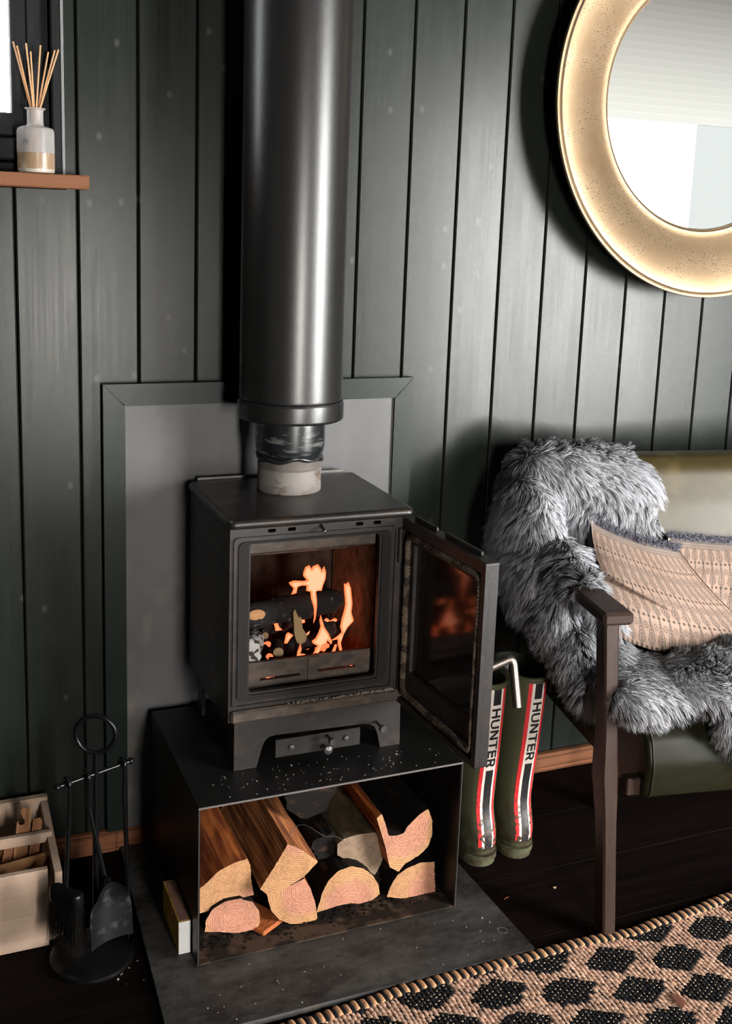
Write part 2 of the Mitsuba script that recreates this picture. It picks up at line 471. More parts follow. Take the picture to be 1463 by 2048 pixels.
def prism_v(poly, z0, z1):
    """A polygon in x and y, extruded upwards."""
    m = trimesh.creation.extrude_polygon(shapely.geometry.polygon.orient(Polygon(poly)), z1 - z0, engine='earcut')
    m.apply_translation((0, 0, z0))
    return m


backing = cat(box(XL, -0.75, 0.019, 0.10, 0, ZC), box(WX + 0.006, XR, 0.019, 0.10, 0, ZC), box(-0.75, WX + 0.006, 0.019, 0.10, 0, SILL_Z - 0.03), box(-0.75, WX + 0.006, 0.019, 0.10, 2.30, ZC))
WALL = struct('wall_back', backing, 'mat_gap', label='dark green wall of vertical tongue-and-groove boards behind the stove')
for k in range(-10, 46):
    x0, x1 = k * W, (k + 1) * W
    if x1 <= -0.75 or x0 >= WX:
        struct('plank', wall_plank(x0, x1, 0, ZC), 'mat_plank', WALL)
    else:
        xa = max(x0, -0.72)
        struct('plank', wall_plank(xa if xa > x0 else x0, x1, 0, SILL_Z - 0.028), 'mat_plank', WALL)
        struct('plank', wall_plank(x0, x1, 2.30, ZC), 'mat_plank', WALL)
        if x1 > WX:
            struct('plank', wall_plank(WX, x1, SILL_Z - 0.028, 2.30), 'mat_plank', WALL)

FLOOR = struct('floor', box(XL, XR, YF, 0.10, -0.06, -0.012), 'mat_gap', label='dark stained boarded floor')
bw = 0.199
for k in range(17):
    y1 = 0.0 - k * bw
    y0 = max(y1 - bw, YF)
    if y1 - y0 > 0.02:
        struct('floorboard', box(XL, XR, y0 + 0.0008, y1 - 0.0008, -0.012, 0, 0.0012), 'mat_floor', FLOOR)

struct('wall_left', box(XL - 0.08, XL, YF, 0.10, 0, ZC), 'mat_trim', label='dark green side wall beyond the small window')
struct('wall_right', box(XR, XR + 0.08, YF, 0.10, 0, ZC), 'mat_trim', label='dark green side wall far to the right')
struct('ceiling', box(XL, XR, YF, 0.10, ZC, ZC + 0.06), 'mat_trim', label='dark boarded ceiling')
# the wall opposite the stove, with the glazed door and the windows and added glowing panes that light the room
GX0, GX1, GX2, GZ0, GZ1, GZ2, GZ3 = 2.55, 4.16, 5.30, 0.25, 2.04, 2.042, 2.86
AX0, AX1, AZ0, AZ1 = 0.335, 0.645, 0.46, 1.38
FW = cat(box(XL, AX0, YF - 0.08, YF, 0, ZC), box(AX1, GX0, YF - 0.08, YF, 0, ZC), box(AX0, AX1, YF - 0.08, YF, 0, AZ0), box(AX0, AX1, YF - 0.08, YF, AZ1, ZC), box(GX2, XR, YF - 0.08, YF, 0, ZC), box(GX0, GX2, YF - 0.08, YF, 0, GZ0), box(GX0, GX2, YF - 0.08, YF, GZ3, ZC))
struct('wall_front', FW, 'mat_trim', label='dark green wall opposite the stove')
win2 = thing('window_2', 'tall white-lit window opposite, seen in the round mirror', 'window', kind='structure')
obj('pane', box(GX0, GX1 - 0.001, YF - 0.064, YF - 0.058, GZ0, GZ1), 'mat_pane', win2, emitter=emitter(DAY, 30))
obj('pane', box(GX1 + 0.001, GX2, YF - 0.064, YF - 0.058, GZ0, GZ1), 'mat_pane', win2, emitter=emitter(SIDE_GLOW, 3))  # added glowing pane for the pale area beside the window
glow3 = thing('window_3', 'added glowing panes for the pale wall above the tall window, seen in the mirror', 'window', kind='structure')  # no glazing here: the panes imitate a bright pale wall
zz = np.linspace(GZ2, GZ3 - 0.05, 19)
for i in range(18):
    obj('pane', box(GX0, GX2, YF - 0.064, YF - 0.058, zz[i], zz[i + 1] - 0.0005), 'mat_pane', glow3, emitter=emitter(np.array(WALL_GLOW) * (1.50 - 0.065 * i), 0.25))
obj('beam', box(GX0, GX2, YF - 0.02, YF + 0.10, GZ3 - 0.09, GZ3 + 0.05, 0.01), 'mat_beam', glow3)

win4 = thing('window_4', 'narrow window behind the camera that faces the stove', 'window', kind='structure')
obj('frame', cat(box(AX0 - 0.03, AX0 + 0.02, YF - 0.075, YF + 0.01, AZ0, AZ1), box(AX1 - 0.02, AX1 + 0.03, YF - 0.075, YF + 0.01, AZ0, AZ1)), 'mat_windowframe', win4)
obj('pane', box(AX0 + 0.021, AX1 - 0.021, YF - 0.064, YF - 0.058, AZ0, AZ1), 'mat_pane', win4, emitter=emitter(DAY2, 22))

# ---- the small window on the left
win1 = thing('window_1', 'small dark-framed window at the left edge above the wooden sill', 'window', kind='structure')
obj('jamb', cat(box(0.074, WX, -0.001, 0.07, SILL_Z, 2.30, 0.003), box(0.030, 0.0735, 0.020, 0.07, SILL_Z, 2.30, 0.003)), 'mat_windowframe', win1)
obj('sash_stile', box(0.0015, 0.0295, 0.012, 0.065, 1.545, 2.30, 0.003), 'mat_windowframe', win1)
obj('sash_rail', box(-0.70, 0.0285, 0.012, 0.065, 1.540, 1.583, 0.003), 'mat_windowframe', win1)
obj('frame_rail', cat(box(-0.72, 0.0295, 0.004, 0.07, 1.494, 1.537, 0.004), box(-0.72, 0.0295, 0.010, 0.07, SILL_Z, 1.491, 0.003)), 'mat_windowframe', win1)
obj('pane', box(-0.70, 0.003, 0.050, 0.056, 1.578, 2.30), 'mat_pane', win1, emitter=emitter(SMALL, 2))
obj('sealing_bead', box(0.0915, WX + 0.0035, -0.0035, 0.012, SILL_Z, 2.30, 0.001), 'mat_bead', win1)
pbr('mat_bead', (0.16, 0.17, 0.165), rough=0.5, spec=0.4)

obj('window_sill', box(-0.75, 0.1345, -0.062, 0.045, SILL_Z - 0.0265, SILL_Z, 0.0022), 'mat_oak', label='reddish-brown wooden sill board under the small window', cat='window sill')

# ---- skirting board
BASE = struct('baseboard_back', box(XL, 0.182, -0.018, -0.0005, 0.0005, 0.052, 0.003), 'mat_oak', label='red-brown wooden skirting board along the boarded wall')
obj('length', box(0.182, 5.5, -0.018, -0.0005, 0.0005, 0.0525, 0.003), 'mat_oak', BASE)

# ---- slate panel behind the stove and its green moulding
obj('slate_backplate', box(0.206, 0.824, -0.0165, -0.0005, 0.0545, 1.012, 0.001), 'mat_backplate', label='grey slate panel fixed to the boards behind the stove', cat='wall panel')
tt = 0.046
X0, X1, ZT = 0.162, 0.8615, 1.056
for i, (nm, poly) in enumerate([('trim_1', [(X0, ZT), (X1, ZT), (X1 - tt, ZT - tt), (X0 + tt, ZT - tt)]),
                                ('trim_2', [(X0, ZT - 0.0012), (X0 + tt - 0.001, ZT - tt - 0.0012), (X0 + tt - 0.001, 0.0545), (X0, 0.0545)]),
                                ('trim_3', [(X1, ZT - 0.0012), (X1, 0.0545), (X1 - tt + 0.001, 0.0545), (X1 - tt + 0.001, ZT - tt - 0.0012)])]):
    m = prism(poly, -0.0235, -0.0005)
    struct(nm, m, 'mat_trim', label=['horizontal green moulding above the slate panel', 'left upright green moulding beside the slate panel', 'right upright green moulding beside the slate panel'][i])

# ---- hearth slab
hp = [(0.1905, -0.022), (0.868, -0.022), (0.8885, -0.636), (0.1655, -0.6365)]
hearth = trimesh.creation.extrude_polygon(shapely.geometry.polygon.orient(Polygon(hp)), 0.0115, engine='earcut')
hearth.apply_translation((0, 0, 0.0005))
HE = obj('hearth_slab', hearth, 'mat_slate', label='dark slate slab on the floor under the log box', cat='hearth slab')
obj('front_edge', box(0.166, 0.888, -0.6378, -0.6362, 0.0008, 0.0117), 'mat_backplate', HE)
ring = lathe([(0.0085, 0.01195), (0.0102, 0.01195), (0.0102, 0.0124), (0.0085, 0.0124), (0.0085, 0.01195)], (0.8555, -0.567, 0), 28)
obj('ring_mark', ring, 'mat_backplate', HE)

# ================================================================ LOG BOX AND STOVE
BX0, BX1, BY0, BY1, BZ0, BZ1 = 0.2558, 0.7995, -0.4674, -0.045, 0.0125, 0.3378
th = 0.004
LB = thing('log_box', 'black steel open-fronted log box that carries the wood stove', 'log box')
obj('top_panel', box(BX0, BX1, BY0 + 0.0012, BY1, BZ1 - th, BZ1, 0.0008), 'mat_boxsteel', LB)
obj('side_panel', box(BX0, BX0 + th, BY0 + 0.0012, BY1, BZ0, BZ1 - th - 0.0002, 0.0008), 'mat_boxsteel', LB)
obj('side_panel', box(BX1 - th, BX1, BY0 + 0.0012, BY1, BZ0, BZ1 - th - 0.0002, 0.0008), 'mat_boxsteel', LB)
obj('base_panel', box(BX0 + th, BX1 - th, BY0 + 0.0012, BY1, BZ0, BZ0 + 0.003, 0.0006), 'mat_dustybase', LB)
obj('back_panel', box(BX0 + th, BX1 - th, BY1 - th, BY1 - 0.0002, BZ0 + 0.003, BZ1 - th, 0.0006), 'mat_boxsteel', LB)
obj('front_edge', box(BX0, BX1, BY0 - 0.0002, BY0 + 0.0011, BZ1 - th, BZ1, 0.0005), 'mat_edge', LB, label='top front edge, painted lighter as a bevel catching light')  # lighter steel colour imitates the bevel catching light
obj('front_edge', box(BX0, BX0 + 0.0022, BY0 - 0.0002, BY0 + 0.0011, BZ0, BZ1 - th, 0.0004), 'mat_bolt', LB)
obj('front_edge', box(BX1 - 0.0022, BX1, BY0 - 0.0002, BY0 + 0.0011, BZ0, BZ1 - th, 0.0004), 'mat_bolt', LB)

# ---- the stove
SX0, SX1, SF, SBK = 0.3395, 0.7070, -0.358, -0.045
SZ0, SZ1 = 0.441, 0.8295
ST = thing('wood_stove', 'black cast-iron wood stove with its glazed door standing open', 'stove')


def rrect(x0, x1, z0, z1, r, n=6):
    out = []
    for cx, cz, a in ((x1 - r, z1 - r, 0), (x0 + r, z1 - r, 90), (x0 + r, z0 + r, 180), (x1 - r, z0 + r, 270)):
        for t in np.linspace(a, a + 90, n):
            out.append((cx + r * math.cos(math.radians(t)), cz + r * math.sin(math.radians(t))))
    return Polygon(out)


OX0, OX1, OZ0, OZ1 = 0.3800, 0.6450, 0.4985, 0.7985
front = rrect(SX0, SX1, SZ0, SZ1, 0.003).difference(rrect(OX0, OX1, OZ0, OZ1, 0.006))
slots = [Point(x, 0.8190).buffer(0.0001) for x in ()]
for x in (0.4130, 0.4530, 0.5920, 0.6300):
    slots.append(rrect(x, x + 0.016, 0.8175, 0.8245, 0.003))
front = front.difference(shapely.union_all(slots))
body = cat(prism(front, SF, SF + 0.010), box(SX0, SX0 + 0.008, SF + 0.0102, SBK, SZ0, SZ1), box(SX1 - 0.008, SX1, SF + 0.0102, SBK, SZ0, SZ1),
           box(SX0 + 0.0082, SX1 - 0.0082, SBK - 0.008, SBK, SZ0, SZ1), box(SX0 + 0.0082, SX1 - 0.0082, SF + 0.0102, SBK - 0.0082, SZ0, SZ0 + 0.012))
obj('body', body, 'mat_stove', ST)
# raised rim round the opening, where the door closes on it
rim = rrect(0.3462, 0.6800, 0.4725, 0.8125, 0.010).difference(rrect(0.3492, 0.6770, 0.4755, 0.8095, 0.008))
rim2 = rrect(0.3560, 0.6680, 0.4840, 0.8030, 0.012).difference(rrect(OX0 - 0.004, OX1 + 0.004, OZ0 - 0.004, OZ1 - 0.0, 0.006))
obj('door_rebate', prism(rim, SF - 0.0045, SF - 0.0003), 'mat_stove', ST)
obj('seal_face', prism(rim2, SF - 0.0035, SF - 0.0003), 'mat_soot', ST)
# the sill of crumbs below the opening
obj('bottom_lip', box(SX0 + 0.004, SX1 - 0.001, SF - 0.010, SF - 0.0003, 0.4415, 0.4665, 0.004), 'mat_rust', ST)

# top plate with rounded corners and edge
tp = rrect(0, 1, 0, 1, 0.1)


def slab_round(x0, x1, y0, y1, z0, z1, rc, re):
    prof = []
    for a in np.linspace(-90, 90, 9):
        prof.append((re * math.cos(math.radians(a)) - re, (z0 + z1) / 2 + (z1 - z0) / 2 * math.sin(math.radians(a))))
    outs = [np.array(rrect(x0, x1, y0, y1, rc).buffer(o - 1e-9, quad_segs=6).exterior.simplify(0).coords)[:-1] if False else None for o, _ in prof]
    base = np.array(rrect(x0 + re, x1 - re, y0 + re, y1 - re, max(rc - re, 0.002), 7).exterior.coords)[:-1]
    nrm = base - np.array([np.clip(base[:, 0], x0 + rc, x1 - rc), np.clip(base[:, 1], y0 + rc, y1 - rc)]).T
    nrm /= np.linalg.norm(nrm, axis=1, keepdims=True)
    pts = [np.c_[base + nrm * (o + re), np.full(len(base), z)] for o, z in prof]
    return trimesh.convex.convex_hull(np.vstack(pts))


obj('top_plate', slab_round(0.3330, 0.7135, -0.3735, -0.0400, 0.8300, 0.8485, 0.016, 0.0092), 'mat_stovetop', ST, smooth=32)
obj('rear_shield', box(0.3560, 0.6890, -0.0385, -0.0355, 0.44, 0.8535, 0.0006), 'mat_edge', ST, label='thin bare metal rear shield')
# collar
CX, CY = 0.522, -0.155
obj('flue_collar', lathe([(0.0655, 0.8486), (0.0665, 0.8500), (0.0662, 0.8940), (0.0645, 0.8965), (0.0662, 0.8990), (0.0668, 0.9060), (0.0600, 0.9200), (0.0590, 0.9250), (0.0540, 0.9250), (0.0540, 0.8486), (0.0655, 0.8486)], (CX, CY, 0)), 'mat_collar', ST, smooth=35)
# apron with the front feet
ap = Polygon([(0.3530, 0.4405), (0.7060, 0.4405), (0.7080, 0.3382), (0.6640, 0.3382), (0.6560, 0.3720), (0.6500, 0.3860), (0.6380, 0.3930), (0.6250, 0.3960), (0.4360, 0.4010), (0.4230, 0.3990), (0.4140, 0.3900), (0.4090, 0.3760), (0.3990, 0.3382), (0.3530, 0.3382)])
obj('front_apron', prism(ap, SF + 0.002, SF + 0.010), 'mat_stove', ST)
side_ap = []
for xs in (0.3535, 0.6975):
    side_ap.append(cat(box(xs, xs + 0.008, SF + 0.0102, -0.062, 0.405, 0.4403), box(xs, xs + 0.008, SF + 0.0102, SF + 0.050, 0.3382, 0.4048), box(xs, xs + 0.008, -0.100, -0.062, 0.3382, 0.4048)))
obj('side_apron', side_ap[0], 'mat_stove', ST)
obj('side_apron', side_ap[1], 'mat_stove', ST)
obj('ash_pan', box(0.380, 0.685, -0.320, -0.085, 0.400, 0.438, 0.003), 'mat_soot', ST)
# air slider
sl = obj('air_slider', box(0.4355, 0.6165, SF - 0.0035, SF + 0.0010, 0.3545, 0.3925, 0.0010), 'mat_stove', ST)
for bx, bz in ((0.4690, 0.3735), (0.5850, 0.3745)):
    obj('bolt', lathe([(0.0001, 0.0), (0.0062, 0.0), (0.0062, 0.0022), (0.0050, 0.0040), (0.0001, 0.0050)], (bx, SF - 0.0035, bz), 16, 'y'), 'mat_bolt', sl, smooth=35)


def knob(x, z, ln):
    return lathe([(0.0001, 0), (0.0028, 0), (0.0028, ln - 0.012), (0.0058, ln - 0.011), (0.0080, ln - 0.007), (0.0080, ln - 0.002), (0.0066, ln), (0.0042, ln), (0.0040, ln - 0.001), (0.0001, ln - 0.001)], (x, SF - 0.002, z), 18, 'y')


obj('knob', knob(0.5450, 0.3860, 0.034), 'mat_bolt', ST, smooth=35, label='small round air control knob')
obj('knob', lathe([(0.0001, 0), (0.0030, 0), (0.0030, 0.010), (0.0085, 0.013), (0.0102, 0.018), (0.0085, 0.023), (0.0001, 0.026)], (0.5395, SF - 0.0035, 0.3650), 18, 'y'), 'mat_bolt', ST, smooth=35, label='round slider knob')
obj('knob', knob(0.6530, 0.3975, 0.036), 'mat_bolt', ST, smooth=35, label='knob at the right foot')
obj('air_pin', move(lathe([(0.0001, 0), (0.0030, 0), (0.0030, 0.026), (0.0001, 0.027)], (0, 0, 0), 14, 'y'), (0.5195, SF, 0.8245), rx=0.25), 'mat_steel', ST, smooth=35)
obj('door_latch', box(0.6835, 0.6925, SF - 0.006, SF - 0.0003, 0.735, 0.807, 0.002), 'mat_stove', ST)
obj('hinge', cat(*[lathe([(0.0001, z), (0.0065, z), (0.0065, z + 0.03), (0.0001, z + 0.03)], (0.7035, SF - 0.009, 0), 14) for z in (0.470, 0.770)]), 'mat_stove', ST, smooth=35)

# inside of the firebox
IX0, IX1, IY = 0.3600, 0.6620, -0.085


def fluted(x0, x1, y0, y1, z0, z1, pitch, axis):
    """A panel with shallow upright flutes."""
    if axis == 'x':           # flutes step along y, face towards -x
        n = int((y1 - y0) / pitch)
        pts = [(x1, y0), (x1, y1)]
        for i in range(n, -1, -1):
            y = y0 + (y1 - y0) * i / n
            pts.append((x0, min(y + pitch * 0.22, y1)))
            pts.append((x0 + 0.003, max(y - pitch * 0.22, y0)))
    else:                     # flutes step along x, face towards -y
        n = int((x1 - x0) / pitch)
        pts = [(x1, y1), (x0, y1)]
        for i in range(0, n + 1):
            x = x0 + (x1 - x0) * i / n
            pts.append((max(x - pitch * 0.22, x0), y0 + 0.003))
            pts.append((min(x + pitch * 0.22, x1), y0))
    g = Polygon(pts).buffer(0)
    g = max(g.geoms, key=lambda q: q.area) if hasattr(g, 'geoms') else g
    m = trimesh.creation.extrude_polygon(shapely.geometry.polygon.orient(g), z1 - z0, engine='earcut')
    m.apply_translation((0, 0, z0))
    return m


obj('firebrick', fluted(0.6480, 0.6640, -0.325, -0.098, 0.4535, 0.770, 0.0085, 'x'), 'mat_brickfirelit', ST, label='ribbed right firebrick, colour raised to show the fire light')
obj('firebrick', fluted(0.3600, 0.6470, -0.094, -0.080, 0.4535, 0.700, 0.0105, 'y'), 'mat_brickunlit', ST)
obj('firebrick', box(0.3490, 0.3620, -0.325, -0.098, 0.4535, 0.770, 0.001), 'mat_brickunlit', ST)
obj('air_manifold', cat(box(0.3630, 0.6460, -0.120, -0.096, 0.700, 0.752, 0.002), *[sphere((0.385 + 0.026 * i, -0.1205, z), 0.004, 1) for i in range(10) for z in (0.715, 0.737)]), 'mat_soot', ST)
obj('baffle', box(0.3640, 0.6140, -0.270, -0.125, 0.7440, 0.7560, 0.002), 'mat_rust', ST)
obj('baffle', box(0.3630, 0.6470, -0.338, -0.325, 0.7690, 0.8020, 0.004), 'mat_rust', ST, label='rusty bar across the top of the opening')
obj('throat_plate', box(0.3490, 0.6640, -0.320, -0.085, 0.8040, 0.8120), 'mat_soot', ST)
obj('grate', cat(box(0.3630, 0.6470, -0.315, -0.098, 0.4535, 0.4630), *[box(0.372 + i * 0.016, 0.379 + i * 0.016, -0.312, -0.10, 0.4632, 0.4720) for i in range(17)]), 'mat_soot', ST)
fence = rrect(0.3835, 0.6500, 0.4770, 0.5445, 0.002).difference(rrect(0.4120, 0.4960, 0.5055, 0.5110, 0.0025)).difference(rrect(0.5330, 0.6150, 0.5085, 0.5140, 0.0025))
fn_ = obj('log_guard', prism(fence, -0.326, -0.318), 'mat_rust', ST, label='rusty slotted log guard at the front of the fire')
obj('rib', box(0.5110, 0.5330, -0.3285, -0.3262, 0.4790, 0.5430, 0.001), 'mat_rust', fn_)
lt = meshkit.text_mesh('ECOMUS', 0.0130, 0.0008, bold=True)
lt.vertices[:, 0] *= 0.065 / lt.vertices[:, 0].max()
lt = move(lt, (0.5790, -0.3262, 0.5225), rx=math.pi / 2)
obj('raised_lettering', lt, 'mat_rust', fn_)

# ---- the door, swung open about its hinge on the right
DR = f'{ST}__door'
DW, DZ0, DZ1, DT = 0.320, 0.4405, 0.8275, 0.0170
HX, HY, DA = 0.7020, SF + 0.006, math.radians(-87.0)


def dplace(m):
    """Door space: x along the door from the hinge, y = 0 the inner face (outer face at -DT), z up."""
    return move(m, (HX, HY, 0), rz=DA)


def dprism(poly, y0, y1):
    return dplace(prism(poly, y0, y1))


# the inner face looks to -x in the room: mirror the depth so that +y of the prism is the outside
outer = rrect(0.004, DW, DZ0, DZ1, 0.004)
hole = rrect(0.042, DW - 0.040, DZ0 + 0.072, DZ1 - 0.046, 0.006)
obj('door', dprism(outer.difference(hole), 0.0, DT), 'mat_stove', ST)
lipw = rrect(0.010, DW - 0.006, DZ0 + 0.006, DZ1 - 0.006, 0.006)
obj('rim', dprism(outer.difference(rrect(0.012, DW - 0.014, DZ0 + 0.010, DZ1 - 0.022, 0.006)), -0.010, -0.0002), 'mat_stove', DR)
obj('top_strip', cat(dplace(box(0.030, 0.118, 0.004, 0.0095, DZ1 + 0.0002, DZ1 + 0.0085, 0.001)), dplace(box(0.150, DW - 0.040, 0.004, 0.0095, DZ1 + 0.0002, DZ1 + 0.0085, 0.001))), 'mat_stove', DR)
obj('glass', dplace(box(0.036, DW - 0.034, 0.0075, 0.0115, DZ0 + 0.060, DZ1 - 0.040)), 'mat_ceramicglass', DR, label='sooty glass reflecting the fire')
# rope seal: twisted strands round the inside
loop = np.array(rrect(0.0235, DW - 0.0225, DZ0 + 0.0225, DZ1 - 0.0330, 0.016, 5).exterior.coords)[:-1]
dens = []
for i in range(len(loop)):
    a, b = loop[i], loop[(i + 1) % len(loop)]
    nseg = max(1, int(np.linalg.norm(b - a) / 0.0022))
    for u in np.arange(nseg) / nseg:
        dens.append(a + (b - a) * u)
dens = np.array(dens)
arc = np.r_[0, np.cumsum(np.linalg.norm(np.diff(dens, axis=0), axis=1))]
wob = 0.0035 * (meshkit.noise(np.c_[arc * 14, arc * 0, arc * 0]) - 0.5)
inward = np.array([(loop[:, 0].mean()), (loop[:, 1].mean())]) - dens
inward /= np.linalg.norm(inward, axis=1, keepdims=True)
strands = []
for s in range(2):
    ph = arc / 0.0075 * 2 * np.pi / 2 + s * np.pi
    off = 0.0032
    p = np.c_[dens[:, 0] + inward[:, 0] * (off * np.cos(ph) + wob), -0.0045 + off * np.sin(ph), dens[:, 1] + inward[:, 1] * (off * np.cos(ph) + wob)]
    strands.append(tube(p, 0.0042, 6, closed=True))
obj('rope_seal', dplace(cat(*strands)), 'mat_rope', DR, smooth=True, label='twisted rope seal')
obj('catch', dplace(box(0.258, 0.280, -0.003, 0.006, 0.600, 0.606, 0.002)), 'mat_soot', DR)
# bar handle on the outside, at the free edge
hp_ = bend([(DW - 0.018, DT, 0.622), (DW - 0.012, DT + 0.048, 0.640), (DW + 0.008, DT + 0.052, 0.552)], 0.014, 7)
obj('handle', dplace(tube(hp_, 0.0082, 14)), 'mat_steel', DR, smooth=40, label='brushed steel handle bent downwards')

# ---- flue pipe
FP = thing('flue_pipe', 'wide matt black twin-wall flue pipe rising above the stove', 'flue pipe')
obj('outer_sleeve', lathe([(0.0700, 1.041), (0.1052, 1.041), (0.1062, 1.046), (0.1062, 2.995), (0.0700, 2.995), (0.0700, 1.041)], (CX, CY, 0), 96), 'mat_pipe', FP, smooth=35)
obj('locking_band', lathe([(0.0745, 1.0005), (0.1060, 1.0000), (0.1085, 1.0025), (0.1092, 1.0060), (0.1092, 1.0330), (0.1082, 1.0365), (0.1068, 1.0400), (0.0745, 1.0402), (0.0745, 1.0005)], (CX, CY, 0), 96), 'mat_pipe', FP, smooth=35)
obj('inner_pipe', lathe([(0.0640, 0.9265), (0.0655, 0.9220), (0.0690, 0.9300), (0.0722, 0.9420), (0.0722, 0.9990), (0.0640, 0.9990), (0.0640, 0.9265)], (CX, CY, 0), 64), 'mat_enamel', FP, smooth=35, label='smeared black enamel inner pipe')
obj('sealing_cement', tube(np.array([(CX + 0.0655 * math.cos(a), CY + 0.0655 * math.sin(a), 0.9200 + 0.0035 * math.sin(3 * a) + 0.002 * math.sin(7 * a + 1)) for a in np.linspace(0, 2 * np.pi, 60)[:-1]]), 0.0055, 8, True), 'mat_enamel', FP, smooth=True)

